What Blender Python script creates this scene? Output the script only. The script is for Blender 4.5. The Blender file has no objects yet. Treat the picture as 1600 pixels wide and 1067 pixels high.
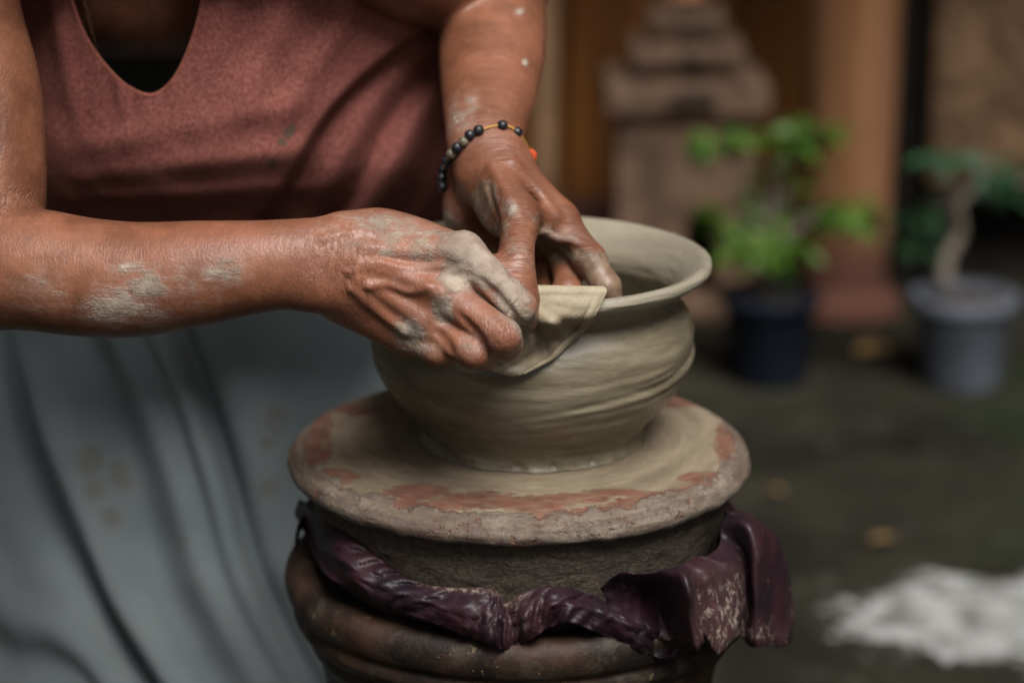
import bpy, bmesh, math, random
import numpy as np
from mathutils import Vector

random.seed(7)
rng = np.random.default_rng(7)
R = math.radians
scene = bpy.context.scene
COL = scene.collection

# ------------------------------------------------------------------ camera
PITCH = R(16.6)
CAM = np.array([0.0, -1.539, 1.174])
FPX = 85.0 / 36.0 * 1600.0
cam_d = bpy.data.cameras.new("camera")
cam = bpy.data.objects.new("camera", cam_d)
COL.objects.link(cam)
cam.location = CAM
cam.rotation_euler = (R(90) - PITCH, 0, 0)
cam_d.lens = 85.0
cam_d.sensor_width = 36.0
cam_d.clip_end = 200.0
cam_d.dof.use_dof = True
cam_d.dof.focus_distance = 1.462
cam_d.dof.aperture_fstop = 3.5
scene.camera = cam

# ------------------------------------------------------------------ sky and sun (overcast)
SUN_EL, SUN_AZ = R(57), R(160)          # azimuth clockwise from +y: sun high behind the camera, to its right
world = bpy.data.worlds.new("World")
scene.world = world
world.use_nodes = True
wn = world.node_tree
bg = wn.nodes["Background"]
sky = wn.nodes.new("ShaderNodeTexSky")
sky.sky_type = 'NISHITA'
sky.sun_disc = False
sky.sun_elevation = SUN_EL
sky.sun_rotation = SUN_AZ
sky.air_density = 1.0
sky.dust_density = 4.0
sky.ozone_density = 0.6
hs = wn.nodes.new("ShaderNodeHueSaturation")      # cloud cover greys the sky
hs.inputs["Saturation"].default_value = 0.5
wn.links.new(sky.outputs[0], hs.inputs["Color"])
wn.links.new(hs.outputs[0], bg.inputs[0])
bg.inputs[1].default_value = 0.05
sun_d = bpy.data.lights.new("sun", 'SUN')
sun_d.energy = 4.0
sun_d.angle = R(30)
sun_d.color = (1.0, 0.985, 0.965)
sun = bpy.data.objects.new("sun", sun_d)
COL.objects.link(sun)
sdir = Vector((math.sin(SUN_AZ) * math.cos(SUN_EL), math.cos(SUN_AZ) * math.cos(SUN_EL), math.sin(SUN_EL)))
sun.rotation_euler = sdir.to_track_quat('Z', 'Y').to_euler()
scene.view_settings.view_transform = 'Standard'
scene.view_settings.look = 'None'
scene.view_settings.exposure = 0.44
scene.view_settings.gamma = 1.0
scene.view_settings.use_curve_mapping = False
scene.cycles.use_denoising = True
scene.cycles.max_bounces = 4
scene.cycles.use_adaptive_sampling = True
scene.cycles.adaptive_threshold = 0.02
scene.cycles.transparent_max_bounces = 4

# ------------------------------------------------------------------ helpers
FWD = np.array([0, math.cos(PITCH), -math.sin(PITCH)])
DOWN = np.array([0, -math.sin(PITCH), -math.cos(PITCH)])

def at(px, py, y):
    """point of the place at depth y that stands at photo position (px, py)"""
    d = FWD + (px - 800) / FPX * np.array([1, 0, 0]) + (py - 533.5) / FPX * DOWN
    return CAM + d * ((y - CAM[1]) / d[1])

def on_ground(px, py, z=0.0):
    d = FWD + (px - 800) / FPX * np.array([1, 0, 0]) + (py - 533.5) / FPX * DOWN
    return CAM + d * ((z - CAM[2]) / d[2])

def proj(P):
    q = np.asarray(P, float) - CAM
    f = q @ FWD
    return 800 + q[..., 0] / f * FPX, 533.5 + (q @ DOWN) / f * FPX

def sstep(a, b, x):
    t = np.clip((x - a) / (b - a), 0, 1)
    return t * t * (3 - 2 * t)

def _hash(i, j, k, s):
    n = (i * 374761393 + j * 668265263 + k * 1274126177 + s * 974634517) & 0xFFFFFFFF
    n = ((n ^ (n >> 13)) * 1274126177) & 0xFFFFFFFF
    n = n ^ (n >> 16)
    return (n & 0xFFFF) / 32767.5 - 1.0

def vnoise(P, scale, seed=0, octaves=1):
    """smooth value noise, -1..1; scale may be a number or three numbers (cycles per metre)"""
    P = np.asarray(P, float) * np.asarray(scale, float)
    out = np.zeros(P.shape[0]); amp = 1.0; tot = 0.0
    for o in range(octaves):
        I = np.floor(P).astype(np.int64); f = P - I; f = f * f * (3 - 2 * f)
        i, j, k = I[:, 0], I[:, 1], I[:, 2]
        v = 0
        for a in (0, 1):
            for b in (0, 1):
                for c in (0, 1):
                    w = (f[:, 0] if a else 1 - f[:, 0]) * (f[:, 1] if b else 1 - f[:, 1]) * (f[:, 2] if c else 1 - f[:, 2])
                    v = v + w * _hash(i + a, j + b, k + c, seed + o * 17)
        out += amp * v; tot += amp; amp *= 0.5; P = P * 2.03 + 11.7
    return out / tot

def mesh_obj(name, V, F, mat=None, parent=None, smooth=True):
    me = bpy.data.meshes.new(name)
    V = np.asarray(V, dtype=np.float32)
    if isinstance(F, np.ndarray):
        n = F.shape[1]
        me.vertices.add(len(V)); me.vertices.foreach_set("co", V.ravel())
        me.loops.add(F.size); me.loops.foreach_set("vertex_index", F.astype(np.int32).ravel())
        me.polygons.add(len(F)); me.polygons.foreach_set("loop_start", np.arange(0, F.size, n, dtype=np.int32))
        me.update(calc_edges=True); me.validate()
    else:
        me.from_pydata([tuple(map(float, v)) for v in V], [], F)
        me.update()
    if smooth:
        me.polygons.foreach_set("use_smooth", [True] * len(me.polygons))
    if mat: me.materials.append(mat)
    o = bpy.data.objects.new(name, me)
    COL.objects.link(o)
    if parent is not None: o.parent = parent
    return o

def share(name, me, parent=None, loc=(0, 0, 0), rot=(0, 0, 0), scale=(1, 1, 1)):
    o = bpy.data.objects.new(name, me)
    COL.objects.link(o)
    o.location = loc; o.rotation_euler = rot; o.scale = scale
    if parent is not None: o.parent = parent
    return o

def tag(o, label=None, cat=None, group=None, kind=None):
    if label: o["label"] = label
    if cat: o["category"] = cat
    if group: o["group"] = group
    if kind: o["kind"] = kind
    return o

def empty(name, loc):
    o = bpy.data.objects.new(name, None); COL.objects.link(o); o.location = loc
    return o

def attr(o, name, arr):
    a = o.data.attributes.new(name, 'FLOAT', 'POINT')
    a.data.foreach_set("value", np.asarray(arr, dtype=np.float32))

def attr_vec(o, name, arr):
    a = o.data.attributes.new(name, 'FLOAT_VECTOR', 'POINT')
    a.data.foreach_set("vector", np.asarray(arr, dtype=np.float32).ravel())

def catmull(pts, n):
    """resample a polyline of rows (any width) through a Catmull-Rom spline, n points per span"""
    P = np.asarray(pts, float)
    Q = np.vstack([2 * P[0] - P[1], P, 2 * P[-1] - P[-2]])
    out = []
    for i in range(1, len(Q) - 2):
        for t in np.linspace(0, 1, n, endpoint=False):
            a, b, c, d = Q[i - 1], Q[i], Q[i + 1], Q[i + 2]
            out.append(0.5 * (2 * b + (c - a) * t + (2 * a - 5 * b + 4 * c - d) * t * t + (3 * b - a - 3 * c + d) * t ** 3))
    out.append(P[-1])
    return np.array(out)

def grid_faces(nu, nv, close_u=False):
    """quads of a grid stored row by row: nv rows of nu points"""
    i, j = np.meshgrid(np.arange(nu if close_u else nu - 1), np.arange(nv - 1))
    i = i.ravel(); j = j.ravel(); i2 = (i + 1) % nu
    return np.stack([j * nu + i, j * nu + i2, (j + 1) * nu + i2, (j + 1) * nu + i], 1)

def tube(path, rad, n=8, cap=True):
    P = np.asarray(path, float); m = len(P)
    rad = np.broadcast_to(np.asarray(rad, float), (m,))
    T = np.gradient(P, axis=0); T /= np.linalg.norm(T, axis=1)[:, None] + 1e-12
    u = np.cross(T[0], [0.3, 0.2, 0.93]); u /= np.linalg.norm(u)
    V = []
    for k in range(m):
        u = u - T[k] * (u @ T[k]); u /= np.linalg.norm(u)
        w = np.cross(T[k], u)
        for a in range(n):
            t = 2 * math.pi * a / n
            V.append(P[k] + rad[k] * (math.cos(t) * u + math.sin(t) * w))
    F = [tuple(int(x) for x in f) for f in grid_faces(n, m, True)]
    if cap:
        F.append(tuple(range(n - 1, -1, -1))); F.append(tuple(range((m - 1) * n, m * n)))
    return np.array(V), F

def lathe(prof, n, cx=0.0, cy=0.0):
    """prof: (m,2) radius, z.  returns V (rows of n), F (quads)"""
    prof = np.asarray(prof, float)
    th = np.arange(n) * 2 * math.pi / n
    V = np.zeros((len(prof), n, 3))
    V[..., 0] = cx + prof[:, :1] * np.sin(th); V[..., 1] = cy - prof[:, :1] * np.cos(th); V[..., 2] = prof[:, 1:2]
    return V.reshape(-1, 3), grid_faces(n, len(prof), True)

def boxes(lst):
    V = []; F = []
    for (x0, x1, y0, y1, z0, z1) in lst:
        b = len(V)
        V += [(x0, y0, z0), (x1, y0, z0), (x1, y1, z0), (x0, y1, z0), (x0, y0, z1), (x1, y0, z1), (x1, y1, z1), (x0, y1, z1)]
        F += [tuple(b + i for i in f) for f in ((0, 3, 2, 1), (4, 5, 6, 7), (0, 1, 5, 4), (1, 2, 6, 5), (2, 3, 7, 6), (3, 0, 4, 7))]
    return V, F

def bevel(o, w, seg=2):
    m = o.modifiers.new("bevel", 'BEVEL'); m.width = w; m.segments = seg; m.limit_method = 'ANGLE'

# ------------------------------------------------------------------ material kit
class NT:
    def __init__(s, name):
        s.m = bpy.data.materials.new(name); s.m.use_nodes = True
        s.t = s.m.node_tree; s.b = s.t.nodes["Principled BSDF"]
        s.tc = s.t.nodes.new("ShaderNodeTexCoord").outputs["Object"]
    def set(s, **k):
        for a, v in k.items():
            i = s.b.inputs[a.replace("_", " ")]
            if hasattr(v, "is_output") or isinstance(v, bpy.types.NodeSocket): s.t.links.new(v, i)
            else: i.default_value = v
        return s
    def _in(s, i, v):
        if isinstance(v, bpy.types.NodeSocket): s.t.links.new(v, i)
        elif v is not None:
            if hasattr(i.default_value, "__len__") and len(i.default_value) == 4 and len(v) == 3: v = (*v, 1)
            i.default_value = v
    def attr(s, n, vec=False):
        a = s.t.nodes.new("ShaderNodeAttribute"); a.attribute_name = n
        return a.outputs["Vector" if vec else "Fac"]
    def map(s, sc, vec=None):
        n = s.t.nodes.new("ShaderNodeMapping"); s._in(n.inputs[0], vec or s.tc); n.inputs["Scale"].default_value = sc
        return n.outputs[0]
    def noise(s, scale, detail=4, rough=0.6, vec=None, dist=0.0, color=False):
        n = s.t.nodes.new("ShaderNodeTexNoise"); s._in(n.inputs["Vector"], vec or s.tc)
        n.inputs["Scale"].default_value = scale; n.inputs["Detail"].default_value = detail
        n.inputs["Roughness"].default_value = rough; n.inputs["Distortion"].default_value = dist
        return n.outputs["Color" if color else "Fac"]
    def voro(s, scale, vec=None, feature='F1', out="Distance"):
        n = s.t.nodes.new("ShaderNodeTexVoronoi"); n.feature = feature; s._in(n.inputs["Vector"], vec or s.tc)
        n.inputs["Scale"].default_value = scale
        return n.outputs[out]
    def math(s, op, a, b=None, c=None):
        n = s.t.nodes.new("ShaderNodeMath"); n.operation = op
        for i, v in zip(n.inputs, (a, b, c)): s._in(i, v)
        return n.outputs[0]
    def ramp(s, fac, lo, hi, a=0.0, b=1.0):
        n = s.t.nodes.new("ShaderNodeMapRange"); n.interpolation_type = 'SMOOTHSTEP'
        for i, v in zip(n.inputs, (fac, lo, hi, a, b)): s._in(i, v)
        return n.outputs[0]
    def mix(s, fac, a, b, mode='MIX'):
        n = s.t.nodes.new("ShaderNodeMix"); n.data_type = 'RGBA'; n.blend_type = mode
        s._in(n.inputs[0], fac); s._in(n.inputs[6], a); s._in(n.inputs[7], b)
        return n.outputs[2]
    def sep(s, vec=None):
        n = s.t.nodes.new("ShaderNodeSeparateXYZ"); s._in(n.inputs[0], vec or s.tc); return n.outputs
    def comb(s, x, y, z):
        n = s.t.nodes.new("ShaderNodeCombineXYZ")
        for i, v in zip(n.inputs, (x, y, z)): s._in(i, v)
        return n.outputs[0]
    def bump(s, h, strength=0.5, dist=0.001, prev=None):
        n = s.t.nodes.new("ShaderNodeBump"); n.inputs["Strength"].default_value = strength
        n.inputs["Distance"].default_value = dist
        s._in(n.inputs["Height"], h)
        if prev is not None: s._in(n.inputs["Normal"], prev)
        return n.outputs[0]

def simple(name, col, rough=0.7, var=0.3, scale=20, bump=0.0, bscale=80, spec=0.18):
    k = NT(name)
    n = k.noise(scale, 5)
    d = tuple(c * (1 - var) for c in col); l = tuple(min(1, c * (1 + var)) for c in col)
    k.set(Base_Color=k.mix(k.ramp(n, 0.3, 0.7), d, l), Roughness=rough, Specular_IOR_Level=spec)
    if bump: k.set(Normal=k.bump(k.noise(bscale, 4), bump, 0.004))
    return k.m
M = {}

def make_materials():
    # skin with dried clay
    k = NT("skin")
    along = k.attr("limb", True)
    wr = k.attr("wrinkle"); clay = k.attr("clay"); wet = k.attr("wetclay")
    n1 = k.noise(28, 4); n2 = k.noise(160, 3)
    base = k.mix(k.ramp(n1, 0.3, 0.7), (0.125, 0.046, 0.023), (0.232, 0.090, 0.048))
    base = k.mix(k.math('MULTIPLY', k.ramp(n2, 0.45, 0.7), 0.35), base, (0.13, 0.045, 0.025))
    base = k.mix(k.math('MULTIPLY', k.attr('rosy'), 0.42), base, (0.34, 0.130, 0.078))
    ring = k.noise(1.0, 4, 0.6, k.map((420, 150, 150), along), 0.9)
    base = k.mix(k.math('MULTIPLY', k.math('MULTIPLY', wr, k.ramp(ring, 0.52, 0.38)), 0.45), base, (0.15, 0.06, 0.04))
    nz = k.math('ADD', k.math('MULTIPLY', k.noise(90, 6, 0.7), 0.5), k.math('MULTIPLY', k.noise(1.0, 5, 0.7, k.map((60, 190, 260), along)), 0.5)); nz2 = k.noise(420, 4, 0.7)
    jag = k.math('ADD', k.math('MULTIPLY', k.math('SUBTRACT', nz, 0.5), 2.0), k.math('MULTIPLY', k.math('SUBTRACT', nz2, 0.5), 0.5))
    cm = k.ramp(k.math('ADD', clay, jag), 0.38, 0.70)
    cm = k.math('MULTIPLY', cm, k.ramp(clay, 0.03, 0.15))
    haze = k.math('MULTIPLY', k.ramp(k.math('ADD', clay, k.math('MULTIPLY', jag, 0.9)), 0.02, 0.8), 0.38)
    wm = k.ramp(k.math('ADD', wet, k.math('MULTIPLY', jag, 0.6)), 0.35, 0.6)
    wm = k.math('MULTIPLY', wm, k.ramp(wet, 0.03, 0.2))
    col = k.mix(haze, base, (0.44, 0.36, 0.30))
    ccol = k.mix(k.ramp(k.noise(60, 4), 0.35, 0.65), (0.185, 0.150, 0.105), (0.37, 0.32, 0.25))
    col = k.mix(k.math('MULTIPLY', cm, 0.70), col, ccol)
    wcol = k.mix(k.ramp(k.noise(120, 4), 0.35, 0.65), (0.125, 0.085, 0.056), (0.235, 0.180, 0.125))
    col = k.mix(k.math('MULTIPLY', wm, 0.74), col, wcol)
    micro = k.voro(620, feature='F1')
    pores = k.noise(1.0, 3, 0.6, k.map((1500, 500, 500), along))
    h = k.math('ADD', k.math('MULTIPLY', micro, 0.15), k.math('MULTIPLY', pores, 0.30))
    h = k.math('ADD', h, k.math('MULTIPLY', k.math('MULTIPLY', k.ramp(ring, 0.35, 0.55), wr), 1.1))
    h = k.math('ADD', h, k.math('MULTIPLY', cm, k.math('ADD', 0.5, k.math('MULTIPLY', nz2, 0.9))))
    h = k.math('ADD', h, k.math('MULTIPLY', wm, k.math('MULTIPLY', nz, 0.9)))
    nb = k.bump(h, 0.75, 0.0009)
    rg = k.mix(cm, (0.46,) * 3, (0.85,) * 3)
    k.set(Base_Color=col, Roughness=k.ramp(k.math('MAXIMUM', cm, haze), 0, 1, 0.41, 0.8), Normal=nb, Specular_IOR_Level=0.42,
          Subsurface_Weight=0.10, Subsurface_Radius=(0.6, 0.22, 0.12), Subsurface_Scale=0.006)
    M["skin"] = k.m

    # shirt: heathered brick-red jersey
    k = NT("heather_jersey")
    f1 = k.noise(1100, 3, 0.7); f2 = k.noise(420, 4, 0.75); big = k.noise(9, 3)
    c = k.mix(k.ramp(k.math('ADD', k.math('MULTIPLY', f1, 0.68), k.math('MULTIPLY', f2, 0.32)), 0.44, 0.60), (0.125, 0.037, 0.028), (0.31, 0.116, 0.094))
    c = k.mix(k.math('MULTIPLY', k.ramp(big, 0.4, 0.75), 0.35), c, (0.12, 0.035, 0.022))
    st = k.attr("clay")
    c = k.mix(k.math('MULTIPLY', k.ramp(k.math('ADD', st, k.math('MULTIPLY', k.math('SUBTRACT', k.noise(130, 5, 0.7), 0.5), 1.3)), 0.5, 0.75), 0.8), c, (0.075, 0.06, 0.042))
    k.set(Base_Color=c, Roughness=0.95, Specular_IOR_Level=0.15, Normal=k.bump(f1, 0.5, 0.0006))
    M["shirt"] = k.m
    M["binding"] = simple("jersey_binding", (0.26, 0.085, 0.06), 0.9, 0.3, 700)

    # skirt
    k = NT("grey_cotton")
    w1 = k.noise(700, 3, 0.7); big = k.noise(7, 4)
    c = k.mix(k.ramp(big, 0.3, 0.7), (0.130, 0.152, 0.155), (0.178, 0.200, 0.203))
    c = k.mix(k.math('MULTIPLY', k.ramp(w1, 0.4, 0.7), 0.25), c, (0.25, 0.27, 0.275))
    st = k.attr("clay")
    c = k.mix(k.math('MULTIPLY', k.ramp(k.math('ADD', st, k.math('MULTIPLY', k.math('SUBTRACT', k.noise(45, 6, 0.75), 0.5), 2.4)), 0.5, 0.9), 0.5), c, (0.12, 0.10, 0.07))
    k.set(Base_Color=c, Roughness=0.92, Specular_IOR_Level=0.15, Normal=k.bump(w1, 0.3, 0.0006))
    M["skirt"] = k.m

    # wet clay of the pot: throwing lines run round it
    k = NT("wet_clay")
    s = k.sep()
    rad = k.math('SQRT', k.math('ADD', k.math('POWER', k.math('SUBTRACT', s[0], POT_X), 2), k.math('POWER', s[1], 2)))
    ang = k.math('ARCTAN2', k.math('SUBTRACT', s[0], POT_X), k.math('MULTIPLY', s[1], -1))
    zz = k.math('ADD', s[2], k.math('MULTIPLY', ang, 0.006))
    cyl = k.comb(k.math('MULTIPLY', ang, 0.022), k.math('MULTIPLY', rad, 1.0), zz)
    l1 = k.noise(330, 8, 0.70, cyl); l2 = k.noise(75, 4, 0.6, cyl, 0.6); bl = k.noise(22, 4)
    c = k.mix(k.ramp(l2, 0.3, 0.7), (0.112, 0.091, 0.057), (0.192, 0.162, 0.108))
    c = k.mix(k.math('MULTIPLY', k.ramp(l1, 0.48, 0.75), 0.35), c, (0.29, 0.24, 0.16))
    c = k.mix(k.math('MULTIPLY', k.ramp(bl, 0.4, 0.8), 0.35), c, (0.13, 0.100, 0.058))
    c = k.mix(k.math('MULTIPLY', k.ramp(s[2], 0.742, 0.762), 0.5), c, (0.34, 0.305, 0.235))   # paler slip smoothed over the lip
    h = k.math('ADD', k.math('MULTIPLY', l1, 0.32), k.math('MULTIPLY', l2, 1.0))
    h = k.math('ADD', h, k.math('MULTIPLY', k.noise(900, 4, 0.7), 0.22))
    wetm = k.ramp(k.noise(30, 4, 0.6, k.map((1, 1, 2.2))), 0.42, 0.66)
    k.set(Base_Color=c, Roughness=k.ramp(wetm, 0, 1, 0.38, 0.15), Specular_IOR_Level=0.5, Normal=k.bump(h, 0.6, 0.0016))
    M["clay"] = k.m

    # wheel head: terracotta under a coat of slip
    k = NT("wheel_slip")
    s = k.sep()
    rad = k.math('SQRT', k.math('ADD', k.math('POWER', k.math('SUBTRACT', s[0], WH_X), 2), k.math('POWER', s[1], 2)))
    ang = k.math('ARCTAN2', k.math('SUBTRACT', s[0], WH_X), k.math('MULTIPLY', s[1], -1))
    cyl = k.comb(k.math('MULTIPLY', ang, 0.03), rad, s[2])
    ring = k.noise(260, 5, 0.65, cyl); sw = k.noise(55, 5, 0.6, cyl, 0.4)
    gr = k.noise(900, 4, 0.75)
    ra = k.noise(26, 6, 0.72); rb = k.noise(95, 5, 0.7)
    terra = k.mix(k.ramp(k.noise(45, 5), 0.3, 0.7), (0.100, 0.042, 0.028), (0.180, 0.078, 0.050))
    slip = k.mix(k.ramp(sw, 0.3, 0.7), (0.135, 0.102, 0.064), (0.225, 0.174, 0.113))
    slip = k.mix(k.math('MULTIPLY', k.ramp(ring, 0.5, 0.8), 0.5), slip, (0.31, 0.255, 0.18))
    slip = k.mix(k.math('MULTIPLY', k.ramp(gr, 0.52, 0.64), 0.55), slip, (0.12, 0.088, 0.055))
    slip = k.mix(k.math('MULTIPLY', k.ramp(k.noise(1300, 3, 0.7), 0.60, 0.68), 0.6), slip, (0.46, 0.40, 0.30))
    cs = k.noise(1.0, 6, 0.7, k.comb(k.math('MULTIPLY', ang, 5.5), k.math('MULTIPLY', rad, 190.0), k.math('MULTIPLY', s[2], 210.0)))
    cs = k.math('ADD', k.math('MULTIPLY', cs, 0.55), k.math('MULTIPLY', k.noise(420, 5, 0.75), 0.45))
    crust = k.mix(k.ramp(cs, 0.40, 0.60), (0.080, 0.059, 0.045), (0.24, 0.205, 0.160))
    crust = k.mix(k.math('MULTIPLY', k.ramp(k.noise(17, 5, 0.65), 0.42, 0.62), 0.75), crust, (0.090, 0.060, 0.046))
    # slip stops raggedly short of the edge; crust sits on the rounded edge
    e = k.math('ADD', rad, k.math('ADD', k.math('MULTIPLY', k.math('SUBTRACT', k.noise(11, 5, 0.62), 0.5), 0.075), k.math('MULTIPLY', k.math('SUBTRACT', rb, 0.5), 0.014)))
    bare = k.attr('bare')
    m_t = k.math('MAXIMUM', k.ramp(e, 0.1440, 0.1455), k.ramp(k.math('ADD', bare, k.math('MULTIPLY', k.math('SUBTRACT', k.math('ADD', k.math('MULTIPLY', k.noise(1.0, 7, 0.72, k.comb(k.math('MULTIPLY', ang, 7.0), k.math('MULTIPLY', rad, 110.0), 0.0)), 0.65), k.math('MULTIPLY', k.noise(60, 7, 0.75), 0.35)), 0.5), 1.7)), 0.42, 0.66))
    c = k.mix(m_t, slip, terra)
    cr = k.ramp(k.math('ADD', k.math('MULTIPLY', k.math('SUBTRACT', k.noise(40, 6, 0.7), 0.5), 0.045), rad), 0.143, 0.1455)
    cr = k.math('MULTIPLY', cr, k.ramp(k.noise(70, 5, 0.75), 0.34, 0.44))
    c = k.mix(k.math('MULTIPLY', cr, 0.88), c, crust)
    c = k.mix(k.math('MULTIPLY', k.math('MULTIPLY', m_t, k.ramp(k.noise(1.0, 6, 0.75, k.comb(k.math('MULTIPLY', ang, 9.0), k.math('MULTIPLY', rad, 150.0), 0.0)), 0.44, 0.66)), 0.62), c, slip)
    h = k.math('ADD', k.math('MULTIPLY', k.math('SUBTRACT', 1.0, m_t), 0.35), k.math('MULTIPLY', cr, k.math('ADD', 0.4, k.math('MULTIPLY', cs, 1.4))))
    h = k.math('ADD', h, k.math('MULTIPLY', ring, 0.45)); h = k.math('ADD', h, k.math('MULTIPLY', gr, 0.6))
    k.set(Base_Color=c, Roughness=k.ramp(m_t, 0, 1, 0.8, 0.55), Specular_IOR_Level=0.35, Normal=k.bump(h, 0.8, 0.0014))
    M["wheel"] = k.m

    k = NT("wheel_neck_clay")
    a = k.noise(420, 6, 0.75); b = k.noise(1.0, 5, 0.7, k.map((90, 90, 210)), 1.2)
    c = k.mix(k.ramp(a, 0.35, 0.7), (0.048, 0.036, 0.026), (0.125, 0.096, 0.070))
    k.set(Base_Color=c, Roughness=0.6, Specular_IOR_Level=0.25,
          Normal=k.bump(k.math('ADD', k.math('MULTIPLY', a, 0.8), k.math('MULTIPLY', b, 1.6)), 0.9, 0.0025))
    M["neck"] = k.m

    k = NT("old_terracotta")
    a = k.noise(18, 6, 0.68); b = k.noise(300, 6, 0.75)
    c = k.mix(k.ramp(a, 0.35, 0.65), (0.014, 0.010, 0.008), (0.050, 0.026, 0.017))
    c = k.mix(k.math('MULTIPLY', k.ramp(k.noise(38, 6, 0.75), 0.5, 0.62), 0.8), c, (0.045, 0.036, 0.026))
    c = k.mix(k.math('MULTIPLY', k.ramp(k.noise(75, 6, 0.8), 0.62, 0.68), 0.8), c, (0.26, 0.19, 0.105))
    k.set(Base_Color=c, Roughness=0.5, Specular_IOR_Level=0.22, Normal=k.bump(k.math('ADD', a, k.math('MULTIPLY', b, 0.4)), 0.6, 0.003))
    M["jar"] = k.m

    k = NT("purple_sheet")
    a = k.noise(25, 5); d = k.noise(1.0, 6, 0.75, k.map((210, 210, 150))); d2 = k.noise(32, 5, 0.65)
    c = k.mix(k.ramp(a, 0.3, 0.7), (0.007, 0.004, 0.007), (0.028, 0.009, 0.013))
    dm = k.math('MULTIPLY', k.ramp(d, 0.50, 0.62), k.ramp(k.math('ADD', d2, k.math('MULTIPLY', k.attr("dust"), 0.42)), 0.56, 0.78))
    c = k.mix(k.math('MULTIPLY', dm, 0.8), c, (0.27, 0.225, 0.175))
    c = k.mix(k.math('MULTIPLY', k.attr("dust"), 0.22), c, (0.20, 0.10, 0.09))
    k.set(Base_Color=c, Roughness=k.ramp(dm, 0, 1, 0.50, 0.9), Specular_IOR_Level=0.32, Normal=k.bump(k.math('ADD', k.math('MULTIPLY', dm, 0.7), k.noise(240, 4)), 0.4, 0.001))
    M["sheet"] = k.m

    k = NT("clay_soaked_cloth")
    a = k.noise(420, 4, 0.7); b = k.noise(30, 4)
    c = k.mix(k.ramp(b, 0.3, 0.7), (0.21, 0.165, 0.102), (0.35, 0.29, 0.20))
    c = k.mix(k.math('MULTIPLY', k.ramp(a, 0.42, 0.7), 0.35), c, (0.235, 0.18, 0.105))
    wv = k.noise(1.0, 2, 0.5, k.map((900, 300, 900)))
    k.set(Base_Color=c, Roughness=k.ramp(k.attr("wetclay"), 0.2, 0.9, 0.72, 0.22), Specular_IOR_Level=0.4,
          Normal=k.bump(k.math('ADD', a, k.math('MULTIPLY', wv, 0.7)), 0.6, 0.0008))
    M["cloth"] = k.m

    M["bead"] = simple("black_stone", (0.010, 0.011, 0.014), 0.38, 0.4, 300, 0.15, 500, 0.5)
    M["bead_pale"] = simple("mottled_stone", (0.10, 0.085, 0.05), 0.45, 0.7, 500, 0.15, 500, 0.5)
    M["cord"] = simple("yellow_cord", (0.42, 0.23, 0.06), 0.8, 0.5, 900)
    M["tassel"] = simple("orange_thread", (0.40, 0.06, 0.02), 0.8, 0.4, 900)
    M["necklace"] = simple("dark_bead_string", (0.07, 0.035, 0.02), 0.6, 0.8, 600)
    M["hair"] = simple("black_hair", (0.012, 0.010, 0.009), 0.5, 0.4, 300)

    # ground: damp, mossy old concrete with a pale lime-washed patch
    k = NT("mossy_concrete")
    a = k.noise(2.6, 6, 0.65); b = k.noise(14, 6, 0.7); g = k.noise(1.6, 4, 0.6)
    c = k.mix(k.ramp(a, 0.3, 0.7), (0.006, 0.0058, 0.004), (0.028, 0.025, 0.018))
    c = k.mix(k.math('MULTIPLY', k.ramp(g, 0.5, 0.66), 0.7), c, (0.010, 0.020, 0.008))
    c = k.mix(k.math('MULTIPLY', k.ramp(b, 0.56, 0.7), 0.55), c, (0.070, 0.066, 0.054))
    s = k.sep()
    pc = on_ground(1560, 968)
    dx = k.math('MULTIPLY', k.math('SUBTRACT', s[0], float(pc[0])), 4.6)
    dy = k.math('MULTIPLY', k.math('SUBTRACT', s[1], float(pc[1])), 5.6)
    rr = k.math('SQRT', k.math('ADD', k.math('MULTIPLY', dx, dx), k.math('MULTIPLY', dy, dy)))
    pm = k.ramp(k.math('ADD', rr, k.math('MULTIPLY', k.math('SUBTRACT', k.math('ADD', k.math('MULTIPLY', k.noise(7, 6, 0.7), 0.6), k.math('MULTIPLY', k.noise(24, 6, 0.75), 0.4)), 0.5), 3.2)), 0.86, 0.74)
    c = k.mix(k.math('MULTIPLY', pm, 0.92), c, k.mix(k.ramp(k.noise(22, 5), 0.35, 0.6), (0.09, 0.09, 0.082), (0.31, 0.31, 0.298)))
    k.set(Base_Color=c, Roughness=0.8, Specular_IOR_Level=0.06, Normal=k.bump(k.math('ADD', b, k.math('MULTIPLY', k.noise(70, 4), 0.3)), 0.6, 0.01))
    M["ground"] = k.m

    k = NT("varnished_planks")
    n = k.noise(1.0, 5, 0.65, k.map((26, 26, 1.6)))
    oi = k.t.nodes.new("ShaderNodeObjectInfo").outputs["Random"]
    c = k.mix(k.ramp(n, 0.3, 0.7), (0.100, 0.034, 0.009), (0.22, 0.085, 0.020))
    c = k.mix(k.math('MULTIPLY', oi, 0.45), c, (0.13, 0.050, 0.014))
    k.set(Base_Color=c, Roughness=0.6, Specular_IOR_Level=0.15, Normal=k.bump(n, 0.3, 0.003))
    M["plank"] = k.m
    M["post"] = simple("pale_timber", (0.26, 0.155, 0.085), 0.7, 0.3, 8)
    M["plinth"] = simple("red_cement", (0.105, 0.052, 0.042), 0.8, 0.3, 9, 0.4, 40)
    M["shrine"] = simple("weathered_clay", (0.125, 0.076, 0.048), 0.9, 0.45, 14, 0.5, 60)
    M["shrine_dark"] = simple("shadowed_hollow", (0.03, 0.022, 0.017), 0.95, 0.3, 14)  # niche shade put into a near-black colour; also on the wall backing
    M["shrine_tip"] = simple("fresh_terracotta", (0.36, 0.15, 0.085), 0.85, 0.2, 14)
    k = NT("terracotta_column")
    n = k.noise(7, 5, 0.6); v = k.noise(1.0, 4, 0.6, k.map((14, 14, 2)))
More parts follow.
